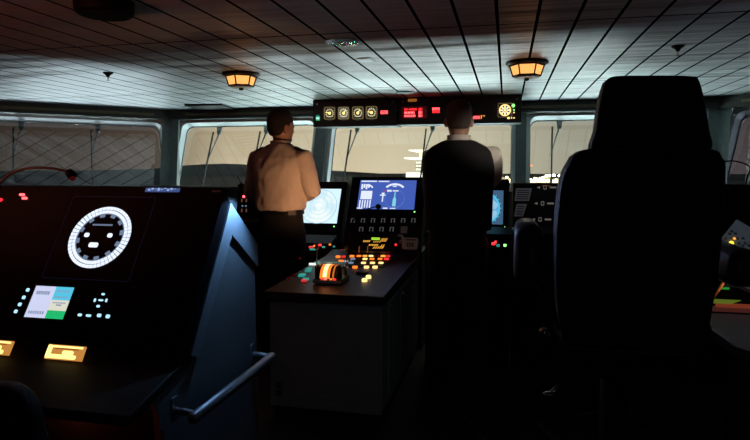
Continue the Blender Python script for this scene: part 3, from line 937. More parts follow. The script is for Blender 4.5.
g = G(); g.quad(u0, v0, u1, v1, MM, .001); scr = g.build('screen', e_blue, mb)
W = u1 - u0; H = v1 - v0
def sq(g, a, b, c_, d_, z=.003): g.quad(u0 + W * a, v0 + H * b, u0 + W * c_, v0 + H * d_, MM, z)
g = G()
sq(g, .02, .94, .30, .98); sq(g, .33, .94, .52, .975); sq(g, .04, .33, .24, .62)
for k in range(5): sq(g, .03 + k * .045, .04, .052 + k * .045, .30)
sq(g, .0, .0, .10, .035); sq(g, .46, .01, .54, .05); sq(g, .58, .015, .68, .04)
for k in range(4): sq(g, .03 + k * .04, .68 + (k % 2) * .05, .06 + k * .04, .86)
sq(g, .50, .60, .58, .66); sq(g, .60, .61, .70, .645); sq(g, .41, .50, .46, .56); sq(g, .425, .25, .445, .50)
sq(g, .38, .46, .48, .49)
n = 20
def arc(g, cx, cy, r0, r1, a0_, a1_, sx=1.0):
    o = [(u0 + W * cx + r1 * math.cos(a0_ + (a1_ - a0_) * k / n) * sx, v0 + H * cy + r1 * math.sin(a0_ + (a1_ - a0_) * k / n)) for k in range(n + 1)]
    i = [(u0 + W * cx + r0 * math.cos(a0_ + (a1_ - a0_) * k / n) * sx, v0 + H * cy + r0 * math.sin(a0_ + (a1_ - a0_) * k / n)) for k in range(n + 1)]
    g.prism(o + i[::-1], MM, .002, .004)
arc(g, .63, .52, .078, .093, R(42), R(138), 1.05)
arc(g, .16, .68, .028, .040, R(20), R(110))
sq(g, .57, .82, .68, .85); sq(g, .59, .77, .66, .80)
g.build('screen_figures', glow('screen_figures', (.80, .86, 1), 1.0), scr)
g = G(); arc(g, .645, .36, .0760, .0772, 0, 2 * PI); g.build('range_circle', glow('range_circle', (.2, .35, .8), .8), scr)
g = G(); px_ = u0 + W * .645
g.prism([(px_ - .013, v0 + H * .1), (px_ + .013, v0 + H * .1), (px_ + .013, v0 + H * .33), (px_ + .004, v0 + H * .42), (px_ + .004, v0 + H * .58), (px_ - .004, v0 + H * .58), (px_ - .004, v0 + H * .42), (px_ - .013, v0 + H * .33)], MM, .003, .005)
g.build('ship_outline', glow('ship_outline', (.25, .75, .85), .9), scr)
g = G(); sq(g, .44, .615, .465, .65); g.build('alarm_mark', e_redkey, scr)
u, v = mp_(414.5, 211.8); g = G(); g.lathe([(.006, 0), (.001, .004)], MM @ Matrix.Translation((u, v, 0)), 10); g.build('power_led', e_greenled, mb)
keyc = mat('key_cap_grey', (.10, .10, .11), .5)
for py, xs_ in ((220.8, (353.2, 363.3, 373.3, 383.4, 393.2, 403.4, 413.6)), (229.6, (361.5, 371.6, 381.8, 392))):
    for px in xs_:
        u, v = mp_(px, py); g = G(); g.prism(rrect(.045, .045, .006, 3, u, v), MM, -.001, .006); kk = g.build('key', black, mb)
        g = G(); g.quad(u - .017, v - .018, u - .009, v + .018, MM, .0065); g.quad(u + .006, v - .018, u + .015, v + .018, MM, .0065); g.quad(u - .017, v + .013, u + .015, v + .018, MM, .0065)
        g.build('key_legend', mat('key_legend_grey', (.3, .3, .32), .6, emit=(.09, .09, .10), es=.5) if 'key_legend_grey' not in MATS else MATS['key_legend_grey'], kk)
u, v = mp_(404, 230); g = G(); g.prism(rrect(.05, .055, .004, 3, u, v), MM, -.001, .006); g.build('blank_key', beige, mb)
u, v = mp_(384, 216.7); g = G(); g.quad(u - .04, v - .003, u + .04, v + .003, MM, .002); g.build('name_strip', keyc, mb)

# small gooseneck microphone silhouetted on the screen
q0 = at_y(371, 216, 4.05)
t = thing('gooseneck_microphone', Vector((at_y(349, 235, 4.08).x, 4.08, .742)), 'small black gooseneck microphone in front of the blue screen', 'microphone')
g = G(); pb = Vector((at_y(349, 235, 4.08).x, 4.08, .780)); g.tube(smoothcurve([pb, at_y(353, 222, 4.04), at_y(364, 211, 4.0), at_y(376, 206.5, 4.0)], 6), .004, 8); g.build('stalk', rubber, t, True)
g = G(); g.ell(at_y(378.3, 206.6, 4.0), (.021, .016, .019), I4, 14, 10); g.build('head', rubber, t, True)
g = G(); g.lathe([(.02, -.02), (.02, .005), (.008, .012)], Matrix.Translation(pb), 12); g.build('base', rubber, t, True)

# left radar monitor, partly behind the person
LM = frame((0, 4.50, 1.0), (1, 0, 0), (0, math.sin(R(28)), math.cos(R(28))))
def lp(x, y): return hit(x, y, LM)
c = [lp(300, 189.5), lp(342.3, 189), lp(335.8, 223.5), lp(300, 223.3)]
u1 = (c[1][0] + c[2][0]) / 2; v1 = c[1][1]; v0 = c[2][1]; u0 = u1 - .40
t = thing('radar_monitor', ((u0 + u1) / 2, 4.5, 0), 'bright white radar monitor partly hidden by the white-shirted person', 'monitor')
g = G(); g.prism([(u0 - .05, v0 - .16), (u1 + .045, v0 - .16), (u1 + .045, v1 + .07), (u0 - .05, v1 + .07)], LM, -.12, 0); mb = g.build('housing', black, t, bevel=.01)
g = G(); g.box(((u0 + u1) / 2, 4.64, .37), (u1 - u0 + .06, .3, .74)); g.build('pedestal', console_dark, t)
g = G(); g.quad(u0, v0, u1, v1, LM, .001); scr = g.build('screen', glow('radar_screen', (.62, .84, 1), 1.15), mb)
rad = bpy.data.materials.new('radar_picture'); rad.use_nodes = True; nt = rad.node_tree; b = nt.nodes['Principled BSDF']
tc = nt.nodes.new('ShaderNodeTexCoord'); nz = nt.nodes.new('ShaderNodeTexNoise'); nz.inputs['Scale'].default_value = 9; nt.links.new(tc.outputs['Object'], nz.inputs['Vector'])
cr = nt.nodes.new('ShaderNodeValToRGB'); cr.color_ramp.elements[0].color = (.66, .88, .95, 1); cr.color_ramp.elements[0].position = .42; cr.color_ramp.elements[1].color = (.90, 1, 1, 1); cr.color_ramp.elements[1].position = .55
nt.links.new(nz.outputs['Fac'], cr.inputs['Fac']); nt.links.new(cr.outputs[0], b.inputs['Emission Color']); b.inputs['Emission Strength'].default_value = 1.0; b.inputs['Base Color'].default_value = (.02, .02, .02, 1)
rc = ((u0 + u1) / 2 + .03, (v0 + v1) / 2 - .005); RD2 = (v1 - v0) * .5
g = G(); g.prism(circ(RD2 - .004, 40, *rc), LM, .0015, .003); g.build('radar_disc', rad, scr)
g = G(); g.ring(circ(RD2, 40, *rc), circ(RD2 - .004, 40, *rc), LM, .0015, .0035)
for k in range(3): g.ring(circ(RD2 * (.25 + .25 * k), 40, *rc), circ(RD2 * (.25 + .25 * k) - .002, 40, *rc), LM, .003, .004)
g.build('range_rings', e_pale, scr)
u, v = lp(334, 226.5); g = G(); g.lathe([(.006, 0), (.001, .004)], LM @ Matrix.Translation((u, v, 0)), 10); g.build('power_led', e_greenled, mb)

# keypad shelf in front of the radar monitor with red and teal keys
t = thing('radar_keypad', (-1.43, 4.24, .0), 'small shelf keypad with red and teal lit keys under the bright white monitor', 'keypad')
KM = frame((-1.425, 4.16, .80), (1, 0, 0), (0, 1, .25))
g = G(); g.box((-1.425, 4.25, .395), (.28, .13, .79)); g.build('pedestal', console_dark, t)
g = G(); g.prism(rrect(.29, .18, .01, 3, 0, .09), KM, -.02, 0.0); kb = g.build('key_shelf', black, t)
for (px, py, w, h, m) in ((311, 247.5, .03, .022, e_redkey), (315.5, 246.5, .03, .022, e_orange), (320, 245.5, .022, .02, e_red), (313, 249.8, .05, .012, MATS['teal_pad_glow']), (323.5, 247.5, .022, .014, MATS['teal_pad_glow']), (330, 245, .016, .012, e_orange), (334, 247, .016, .012, e_teal)):
    u, v = hit(px, py, KM); g = G(); g.prism(rrect(w, h, .003, 2, u, v), KM, -.001, .008); g.build('key', m, kb)

# handset units right of the keys
for (px, py, w, h, lb) in ((410, 243.5, .115, .085, 'pale grey desk telephone at the right edge of the centre console, the larger of two'), (399.5, 238.5, .05, .06, 'small pale grey handset beside the larger desk telephone')):
    if w > .1: T = frame(at_y(px, py, 4.00), (1, 0, 0), (.05, .35, 1))
    else: T = frame(at_y(px, py, 4.06), (1, 0, 0), (.05, .35, 1))
    t = thing('desk_telephone' if w > .1 else 'telephone_handset', T.col[3].to_3d() + Vector((0, 0, -h / 2)), lb, 'telephone')
    g = G(); g.prism(rrect(w, h, .015, 4), T, -.05, 0); g.build('body', beige, t, bevel=.005)
    if w > .1:
        g = G()
        for a in range(3):
            for b_ in range(2): g.quad(-.022 + a * .018, -.022 + b_ * .016, -.010 + a * .018, -.012 + b_ * .016, T, .002, .004)
        g.build('keypad', rubber, t)
        g = G(); g.quad(-.03, .022, .04, .030, T, .002); g.build('label_strip', keyc, t)
        g = G(); g.prism([(T.col[3].y - .03, .752), (T.col[3].y + .09, .752), (T.col[3].y + .09, T.col[3].z), (T.col[3].y + .03, T.col[3].z - .02)], YZ, T.col[3].x - .05, T.col[3].x + .05); g.build('stand', black, t)
    else:
        g = G(); g.quad(-.012, -.01, .012, .012, T, .002); g.build('ear_pad', rubber, t)
        g = G(); g.box((T.col[3].x, T.col[3].y + .05, (T.col[3].z + .03 + .756) / 2), (.03, .03, T.col[3].z + .03 - .756)); g.build('cradle', black, t)
# ================================================================== RIGHT MONITOR (behind the vest) AND RIGHT CONSOLE
NM = frame((0, 4.25, 1.0), (1, 0, 0), (0, math.sin(R(10)), math.cos(R(10))))
def np_(x, y): return hit(x, y, NM)
u1, v1 = np_(503.5, 190.5); _, v0 = np_(503.5, 224.5); u0 = u1 - .36
hu, hv = np_(509.5, 179)
t = thing('chart_monitor', ((u0 + u1) / 2, 4.3, 0), 'monitor with a round blue and green chart, half hidden behind the dark-vested person', 'monitor')
g = G(); g.prism([(u0 - .035, -.10), (hu, -.10), (hu, hv), (u0 - .035, hv)], NM, -.10, 0); mb = g.build('housing', black, t, bevel=.008)
g = G(); g.box(((u0 + hu - .035) / 2, 4.36, .45), (hu - u0 + .0, .3, .90)); g.build('pedestal', console_dark, t)
g = G(); g.quad(u0, v0, u1, v1, NM, .001); scr = g.build('screen', glow('chart_back', (.07, .16, .30), .7), mb)
cx, cy = np_(483, 208); ru = np_(500, 208)[0] - cx
g = G(); g.prism(circ(ru, 48, cx, cy), NM, .0015, .003); g.build('chart_disc', glow('chart_disc', (.12, .42, .80), .9), scr)
g = G(); g.prism([(cx + ru * .2, cy - ru * .1), (cx + ru * .75, cy - ru * .05), (cx + ru * .92, cy + ru * .2), (cx + ru * .5, cy + ru * .6), (cx + ru * .1, cy + ru * .5)], NM, .003, .004)
g.prism([(cx + ru * .55, cy - ru * .7), (cx + ru * .85, cy - ru * .4), (cx + ru * .8, cy - ru * .12), (cx + ru * .4, cy - ru * .2)], NM, .003, .004); g.build('pale_field', e_pale, scr)
g = G(); g.prism([(cx + ru * .0, cy - ru * .95), (cx + ru * .35, cy - ru * .75), (cx + ru * .5, cy - ru * .35), (cx + ru * .25, cy - ru * .3), (cx, cy - ru * .5)], NM, .004, .005); g.build('green_field', e_green, scr)
g = G(); g.ring(circ(ru, 48, cx, cy), circ(ru - .012, 48, cx, cy), NM, .003, .005)
for k in range(24): g.box((0, 0, .003), (.012, .004, .002), NM @ Matrix.Translation((cx, cy, 0)) @ Matrix.Rotation(k * PI / 12, 4, 'Z') @ Matrix.Translation((ru + .006, 0, 0)))
g.build('bearing_scale', e_cyan, scr)
for k in range(2):
    g = G(); n = 14; rr_ = ru * (1.0 + .05 * k); o = [(cx - ru * .1 + rr_ * .9 * math.cos(R(60) + R(70) * j / n), cy - ru * (.32 - .12 * k) + rr_ * math.sin(R(60) + R(70) * j / n)) for j in range(n + 1)]
    i = [(a, b - .005) for a, b in o]; g.prism(o + i[::-1], NM, .005, .006); g.build('chart_line', e_white_dim, scr)
u, v = np_(504.7, 227.6); g = G(); g.lathe([(.007, 0), (.001, .004)], NM @ Matrix.Translation((u, v, 0)), 10); g.build('power_led', e_greenled, mb)

t = thing('helm_console', (-.18, 4.0, 0), 'dark helm console with a red and a green light, hidden behind the dark-vested person', 'console')
g = G(); g.prism([(3.98, 0), (3.98, .86), (3.94, .90), (3.94, .925), (4.20, .95), (4.20, 0)], YZ, -.54, .035); bd = g.build('body', console_dark, t, bevel=.005)
HK = frame((0, 3.94, .925), (1, 0, 0), (0, .26, .025))
for (px, py, m, w) in ((493.5, 244.6, e_red, .022), (495.5, 243, e_red, .014), (505, 246.3, MATS['led_green'], .016), (498, 246.5, MATS['glow_teal'], .02)):
    u, v = hit(px, py, HK); g = G(); g.prism(rrect(w, w * 1.2, .004, 3, u, v), HK, 0, .012); g.build('indicator_lamp', m, t)
g = G(); g.box((.0375, 3.975, .45), (.006, .006, .86)); g.build('edge_trim', mat('edge_trim_metal', (.16, .13, .10), .35, metal=.6), t)

t = thing('alarm_console', (.8, 4.5, 0), 'dark console with paper notices and small labelled keys, right of the dark-vested person', 'console')
AM = frame((0, 4.22, 1.0), (1, 0, 0), (0, .35, 1))
def ap_(x, y): return hit(x, y, AM)
_, vt = ap_(540, 184.5); a_top = AM @ Vector((0, vt, 0))
g = G(); g.prism([(4.0, 0), (4.0, .86), (3.96, .90), (3.96, .93), (4.19, .95), (4.2035, .951), (a_top.y, a_top.z), (a_top.y + .05, a_top.z + .01), (4.9, a_top.z), (4.9, 0)], YZ, .045, 1.60); g.build('body', console_dark, t)
g = G(); uL = ap_(514, 200)[0]; g.quad(.05, vt - .01, 1.59, vt + .004, AM, .004, .01); tr = g.build('top_trim', cabinet_grey if False else black, t)
for (pts, nl) in ((((516, 188.5), (532, 188.5), (529, 201), (514.5, 201)), 5), (((516.5, 204), (527, 204), (523, 216.5), (514, 216.5)), 4)):
    c = [ap_(*p) for p in pts]; g = G(); g.prism(c[::-1], AM, .001, .003); pp = g.build('paper_notice', mat('notice_paper', (.8, .82, .86), .8, var=.1, vscale=50) if 'notice_paper' not in MATS else MATS['notice_paper'], t)
    g = G()
    for k in range(nl):
        f_ = (k + 1) / (nl + 1); a = [c[0][i] + (c[3][i] - c[0][i]) * f_ for i in (0, 1)]; b = [c[1][i] + (c[2][i] - c[1][i]) * f_ for i in (0, 1)]
        g.quad(a[0] + .01, a[1] - .003, b[0] - .012, a[1] + .003, AM, .0035)
    g.build('printed_lines', paper_ink, pp)
klab = mat('key_label_lit', (.25, .23, .20), .6, emit=(.22, .20, .17), es=.45)
for (px, py) in ((545, 187.5), (542.5, 203.5), (540, 219.5)):
    g = G(); u, v = ap_(px, py)
    g.ring(rrect(.022, .03, .004, 2, u, v), rrect(.014, .022, .003, 2, u, v), AM, .001, .005)
    u2, v2 = ap_(px + 8, py); g.quad(u2 - .022, v2 - .006, u2 + .022, v2 + .006, AM, .002)
    u2, v2 = ap_(px - 6.5, py); g.prism([(u2 - .012, v2), (u2 + .010, v2 - .010), (u2 + .010, v2 + .010)], AM, .001, .004); g.build('labelled_key', klab, t)
u, v = ap_(546, 184.5); g = G(); g.quad(u - .03, v - .012, u + .03, v - .004, AM, .008); g.build('amber_strip', mat('amber_strip', (.3, .12, .04), .5, emit=(.6, .22, .05), es=.35), t)
g = G(); g.quad(0, 0, .001, .001, AM); g.bm.clear(); g.box((.09, 4.06, .948), (.10, .14, .012), I4); g.build('desk_pad', MATS['notice_paper'], t)
p0 = at_y(566.5, 184, 4.7); p0.z = a_top.z
t = thing('console_handset', p0, 'small black rounded handset standing on the console left of the big chair', 'handset')
g = G(); g.tube([p0, p0 + Vector((0, 0, .035))], .02, 10); g.build('stand', rubber, t)
g = G(); g.ell(p0 + Vector((0.01, 0, .065)), (.045, .035, .05), I4, 16, 10); g.build('earpiece', rubber, t, True)

# ================================================================== PILOT CHAIR
CXh = at_y(643, 200, 2.0).x
def ch(x, y, Y=2.0): return at_y(x, y, Y)
t = thing('pilot_chair', (CXh, 2.25, 0), 'big black high-backed leather pilot chair seen from behind on the right', 'chair')


def cushion(name, outline, y0, y1, par, m=leather, bul=.02, ybot=0):
    """padded panel: outline in X/Z, with rounded edges; leans back with height"""
    n = len(outline); cx = sum(p[0] for p in outline) / n; cz = sum(p[1] for p in outline) / n; rings = []
    for y, sc in ((y0 + .012, .90), (y0, .965), (y0 + .02, 1), (y1 - .02, 1), (y1, .96), (y1 + bul, .80)):
        rings.append([(cx + (x - cx) * (1 - (1 - sc) * .5), y + (z - 1.2) * LEANC, cz + (z - cz) * (1 - (1 - sc) * .35)) for x, z in outline])
    g = G(); g.loft(rings); o = g.build(name, m, par, True)
    return o


LEANC = -.10
def ol(pts): return [(p.x, p.z) for p in (ch(x, y) for x, y in pts)]
head = smoothcurve([(604, 82, 0), (612, 78.5, 0), (640, 78, 0), (686, 78.5, 0), (694, 82, 0), (700, 100, 0), (706, 130, 0), (706, 152, 0), (650, 158, 0), (594, 152, 0), (595, 130, 0), (599, 100, 0), (604, 82, 0)], 4)[:-1]
backp = smoothcurve([(572, 156, 0), (588, 149, 0), (645, 147, 0), (706, 149, 0), (718, 157, 0), (722, 172, 0), (721, 230, 0), (716, 290, 0), (707, 345, 0), (690, 353, 0), (640, 353, 0), (575, 351, 0), (564, 342, 0), (556, 290, 0), (556, 230, 0), (561, 180, 0), (572, 156, 0)], 4)[:-1]
hd = cushion('headrest', ol([(p.x, p.y) for p in head]), 1.99, 2.10, t)
bk = cushion('backrest', ol([(p.x, p.y) for p in backp]), 1.97, 2.13, t)
zb = ch(640, 352).z
for s in (-.07, .07):
    g = G(); g.tube([(CXh + s, 2.05, 1.38), (CXh + s, 2.03, 1.50)], .008, 8); g.build('headrest_post', chrome, t, True)
p1 = ch(568, 352.5, 1.96); p2 = ch(688, 354, 1.96)
g = G(); g.box(((p1.x + p2.x) / 2, 1.99, (p1.z + p2.z) / 2), (p2.x - p1.x, .02, .005)); g.build('back_trim', MATS['edge_trim_metal'], t)
# seat, base, pedestal
g = G(); zz = .66
g.loft([[(CXh + a * (.22 - i_), 2.38 + b * (.26 - i_), zz + h_) for a, b in rrect(2, 2, .35, 4)] for h_, i_ in ((0, .02), (.02, 0), (.10, 0), (.135, .03))]); g.build('seat', leather, t, True)
g = G(); g.box((CXh, 2.32, zz - .025), (.30, .36, .05)); g.build('seat_frame', console_dark, t, bevel=.01)
g = G(); g.lathe([(.075, 0.1), (.07, .14), (.06, .16), (.06, .62), (.001, .62)], Matrix.Translation((CXh, 2.32, 0)), 28); g.build('pedestal', console_dark, t, True)
g = G(); g.lathe([(.001, 0), (.26, 0), (.26, .03), (.20, .07), (.08, .11), (.001, .11)], Matrix.Translation((CXh, 2.32, 0)), 36); g.build('base', console_dark, t, True)
g = G(); g.tube(smoothcurve([(CXh - .16, 2.5, .30), (CXh, 2.62, .29), (CXh + .16, 2.5, .30)], 6), .014, 8); g.tube([(CXh, 2.34, .30), (CXh, 2.62, .29)], .014, 8); g.build('footrest', console_dark, t, True)
# armrests: tall rounded pods either side of the back
pod_m = mat('armrest_shell', (.022, .024, .028), .42, bump=.05)
for s in (-1, 1):
    ax = CXh + s * .345
    g = G(); g.loft([[(ax + a, yy, (1.045 if s < 0 else 1.025) + b + dz) for a, b in rrect(.098 * k, (.215 if s < 0 else .125) * k, .034 * k, 4)] for yy, k, dz in ((2.12, .80, 0), (2.135, 1, 0), (2.35, 1.0, 0), (2.50, .85, .015), (2.53, .6, .02))]); ar = g.build('armrest', pod_m, t, True)
    g = G(); g.tube([(ax - s * .03, 2.25, .96), (CXh + s * .23, 2.25, .80), (CXh + s * .16, 2.28, .665)], .018, 10); g.build('armrest_post', console_dark, ar, True)
g = G(); g.tube([(CXh - .235, 2.16, .74), (CXh - .275, 2.14, .76)], .012, 8); g.ell((CXh - .285, 2.14, .765), (.018, .014, .022), I4, 12, 8); g.build('adjust_lever', chrome, t, True)
g = G(); g.tube([(CXh - .22, 2.1, .60), (CXh - .26, 2.05, .58)], .008, 8); g.ell((CXh - .27, 2.04, .578), (.022, .016, .010), I4, 12, 8); g.build('height_lever', chrome, t, True)

# ---- chair back at the lower left corner of the frame
t = thing('office_chair', (-1.55, 1.00, 0), 'dark rounded chair back with a bluish rim at the lower left corner', 'chair')
pc = [(-42, 394), (-26, 390), (-9, 391), (4, 397), (14, 409), (20, 424), (23, 445), (24, 462), (0, 475), (-70, 475), (-90, 440), (-70, 404), (-42, 394)]
LEANC = -.05
o_ = smoothcurve([(x, y, 0) for x, y in pc], 3)[:-1]
o3 = [(at_y(p.x, p.y, 1.12).x, at_y(p.x, p.y, 1.12).z) for p in o_]
cushion('backrest', o3, 1.12, 1.17, t, leather, .01)
ccx = sum(p[0] for p in o3) / len(o3)
t.location.x  # keep the empty where it is
zlow = min(p[1] for p in o3)
g = G(); g.tube([(ccx, 1.17, zlow + .06), (ccx, 1.19, zlow - .04), (ccx, 1.0, .44)], .018, 10); g.build('back_bracket', console_dark, t, True)
g = G(); g.loft([[(ccx + a * (.21 - i_), .92 + b * (.2 - i_), .43 + h_) for a, b in rrect(2, 2, .4, 4)] for h_, i_ in ((0, .02), (.02, 0), (.06, 0), (.08, .03))]); g.build('seat', leather, t, True)
g = G(); g.lathe([(.03, .08), (.03, .43), (.001, .43)], Matrix.Translation((ccx, .95, 0)), 16); g.build('column', chrome, t, True)
for k in range(5):
    a = 2 * PI * k / 5; e = Vector((ccx + .26 * math.cos(a), .95 + .26 * math.sin(a), .07))
    g = G(); g.tube([(ccx, .95, .10), e], [.022, .014], 8); lg = g.build('base_arm', console_dark, t, True)
    g = G(); g.tube([e + Vector((-.012, 0, -.042)), e + Vector((.012, 0, -.042))], .028, 14); g.build('castor', rubber, lg, True)

# ================================================================== CHART DESK AT THE RIGHT EDGE
t = thing('chart_desk', (1.25, 2.6, 0), 'grey chart desk with green and orange lit shelf edge at the right edge', 'desk')
DS = frame((0, 2.2, .72), (1, 0, 0), (0, 1, 0))
tp = [hit(705, 312, DS), hit(750, 312, DS), hit(790, 352, DS), hit(752, 352, DS), hit(734, 346, DS), hit(712, 330, DS)]
print('desk', tp)
dz = [(x, y + 2.2) for x, y in tp]
xa = dz[0][0]
top_poly = [dz[0], (1.9, dz[0][1]), (1.9, dz[3][1]), dz[3], dz[4], dz[5]]
g = G(); g.prism(top_poly, I4, .685, .72); g.build('desk_top', mat('desk_grey', (.16, .17, .19), .5, bump=.03), t, bevel=.004)
yb = dz[0][1]
g = G(); g.box((1.42, (yb + dz[3][1]) / 2 + .03, .342), (.9, (yb - dz[3][1]) * .85, .684)); g.build('cabinet', console_dark, t)
# lit shelf rising behind the top
SH = frame((0, yb, .72), (1, 0, 0), (0, 0, 1))
def sh(x, y): return hit(x, y, SH)
_, vtop = sh(720, 287)
g = G(); g.prism([(xa, 0), (1.9, 0), (1.9, vtop), (xa, vtop)], SH, -.20, -.0); g.build('shelf', console_dark, t, bevel=.004)
gs = glow('shelf_green', (.03, .40, .04), .55)
g = G(); _, v = sh(720, 288); g.quad(xa + .0, v - .004, xa + .09, v + .004, SH, .004, .01); g.build('green_strip', gs, t)
g = G(); _, v = sh(720, 291.5); g.quad(xa, v - .006, xa + .05, v + .005, SH, .002, .006); g.build('green_mark', mat('green_mark', (.02, .1, .02), .5, emit=(.02, .22, .02), es=.5), t)
g = G(); _, va = sh(715, 303); _, vb2 = sh(715, 299); g.prism([(xa, vb2), (xa + .14, vb2), (xa + .10, va), (xa + .03, va)], SH, .0, .008); g.build('olive_panel', mat('olive_panel', (.10, .12, .02), .5, emit=(.14, .20, .02), es=.55), t)
g = G(); _, v = sh(730, 305); g.box(((xa + .04 + 1.9) / 2, yb - .01, .72 + v), (1.9 - xa - .04, .03, .014)); g.build('orange_edge', mat('orange_edge', (.30, .06, .03), .5, emit=(.28, .05, .02), es=.5), t)
g = G(); _, v = sh(730, 309); g.box(((xa + 1.9) / 2, yb - .005, .72 + v), (1.9 - xa, .02, .022)); g.build('brown_edge', mat('brown_edge', (.20, .07, .06), .5, emit=(.06, .015, .012), es=.7), t)

# tilted chart panel above the desk
c_ = at_y(753, 248, yb + .10)
TM = Matrix.Translation(c_) @ frame((0, 0, 0), (1, 0, 0), (0, .5, .86)) @ Matrix.Rotation(R(-38), 4, 'Z')
t = thing('chart_display', (c_.x, yb + .1, .72 + vtop), 'tilted panel carrying a grey printed chart with a small yellow lamp, at the right edge', 'display')
g = G(); g.prism(rrect(.30, .22, .01, 3), TM, -.03, -.002); pn = g.build('panel', black, t)
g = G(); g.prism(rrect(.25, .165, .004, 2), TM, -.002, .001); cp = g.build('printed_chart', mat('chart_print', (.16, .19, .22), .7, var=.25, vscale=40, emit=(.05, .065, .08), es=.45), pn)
g = G()
for a in range(9):
    for b in range(6):
        if (a * 7 + b * 3) % 5 < 3: g.quad(-.115 + a * .018, -.07 + b * .016, -.103 + a * .018, -.060 + b * .016, TM, .002)
g.quad(.055, -.06, .115, .0, TM, .002); g.quad(.06, .02, .11, .06, TM, .002)
g.build('chart_figures', cabinet_grey, cp)
yl = mat('yellow_lamp', (.3, .2, .02), .4, emit=(1, .62, .04), es=2)
u, v = hit(731, 243.5, TM); g = G(); g.ell((0, 0, 0), (.010, .010, .008), TM @ Matrix.Translation((u, v, .006)), 14, 8); g.build('yellow_lamp', yl, pn, True)
u, v = hit(734, 239, TM); g = G(); g.ell((0, 0, 0), (.006, .005, .005), TM @ Matrix.Translation((u, v, .006)), 12, 8); g.build('amber_lamp', e_amber, pn, True)
g = G(); g.tube([c_ + Vector((0, .03, -.02)), (c_.x, yb + .12, .72 + vtop)], .02, 10); g.build('support_arm', console_dark, t)
# keypad under it
KM2 = frame(at_y(748, 284, yb - .035), (1, 0, -.45), (0, .6, .8))
t = thing('desk_keypad', at_y(748, 292, yb), 'slanted grey keypad with green lit keys beside the chart desk shelf', 'keypad')
g = G(); g.prism(rrect(.12, .05, .006, 3, .02, 0), KM2, -.02, 0); kp = g.build('body', cabinet_grey, t)
for a in range(4):
    g = G(); g.quad(-.02 + a * .018, -.008, -.008 + a * .018, .010, KM2, .002); g.build('lit_key', gs, kp)

# right wall console far behind on the starboard side, dark
t = thing('wing_console', (3.3, 6.2, 0), 'dark console on the far right under the side window', 'console')
tz = at_y(740, 189, 4.6).z
g = G(); g.prism([(1.75, 0), (3.9, 0), (3.9, tz - .05), (3.8, tz), (1.85, tz), (1.75, tz - .05)], frame((0, 4.95, 0), (1, 0, 0), (0, 0, 1)), -.3, .3); g.build('body', console_dark, t)
g = G(); g.box((2.4, 4.64, tz - .15), (.7, .02, .14)); g.build('switch_panel', black, t)
for k in range(6):
    g = G(); g.lathe([(.014, 0), (.012, .012), (.001, .013)], frame((2.15 + k * .1, 4.63, tz - .15), (1, 0, 0), (0, 0, 1)), 12); g.build('switch', beige, t)


# ================================================================== GOOSENECK LAMPS
def goose(pts, label, head_dir, y, cat='lamp', base_z=None):
    W_ = [at_y(x, yy, y) for x, yy in pts]
    b = W_[0].copy()
    if base_z is not None: b.z = base_z; W_[0] = b
    t = thing('gooseneck_lamp', b, label, cat)
    g = G(); g.lathe([(.001, 0), (.03, 0), (.03, .02), (.012, .03), (.001, .03)], Matrix.Translation(b), 18); g.build('base', black, t, True)
    g = G(); g.tube(smoothcurve([b + Vector((0, 0, .01))] + W_[1:], 8), .0055, 10); g.build('flexible_neck', mat('neck_dark_red', (.05, .012, .010), .4) if 'neck_dark_red' not in MATS else MATS['neck_dark_red'], t, True)
    e = W_[-1]
    g = G(); g.tube([e + Vector(head_dir) * -.01, e, e + Vector(head_dir) * .035], [.011, .016, .019], 14); hd_ = g.build('lamp_head', black, t, True)
    return t, e


lt, e = goose([(-12, 189), (-4, 186), (2, 181), (12, 173), (30, 168), (52, 168.5), (69, 172)], 'thin gooseneck lamp arching over the foreground console at the far left', (.5, 0, -.5), 1.915, base_z=1.288)
g = G(); g.ell(e + Vector((.016, -.004, -.024)), (.014, .012, .009), I4, 12, 8); g.build('red_lens', e_reddim, lt, True)
p = at_y(760, 188, 4.8)
t2, e = goose([(748, 190), (745.5, 186), (747, 178), (750, 168), (744, 163.5), (733, 161), (724, 161.5)], 'thin gooseneck lamp arching in front of the far right side window', (-.7, 0, -.3), 4.9, base_z=tz)

# ================================================================== FLOOR RAILS
for k, ((a, b), (c, d)) in enumerate((((432, 381), (482, 440)), ((486, 378), (552, 440)))):
    p = at_z(a, b, .0); q = at_z(c, d, .0); dd = (q - p); p2 = p - dd * .1; q2 = q + dd * 1.2
    pr = Vector((-dd.y, dd.x, 0)).normalized() * .018
    g = G(); g.prism([(v.x, v.y) for v in (p2 + pr, q2 + pr, q2 - pr, p2 - pr)], I4, 0, .012)
    tg = g.build('floor_rail', mat('floor_rail_metal', (.10, .11, .13), .35, metal=.5) if 'floor_rail_metal' not in MATS else MATS['floor_rail_metal'], None, bevel=.003)
    c0 = (p2 + q2) / 2; rebase(tg, c0)
    tag(tg, ('left' if k == 0 else 'right') + ' one of the two metal chair rails on the dark floor', 'floor rail', 'chair rails on the floor')
# ================================================================== PEOPLE
def remesh(o, vox, smooth_it=6):
    m = o.modifiers.new('r', 'REMESH'); m.mode = 'VOXEL'; m.voxel_size = vox
    s = o.modifiers.new('s', 'SMOOTH'); s.factor = .5; s.iterations = smooth_it
    dg = bpy.context.evaluated_depsgraph_get(); ev = o.evaluated_get(dg)
    me = bpy.data.meshes.new_from_object(ev); o.modifiers.clear(); old = o.data
    mats = [k for k in old.materials]; o.data = me; me.materials.clear()
    for k in mats: me.materials.append(k)
    for p in me.polygons: p.use_smooth = True
    return o


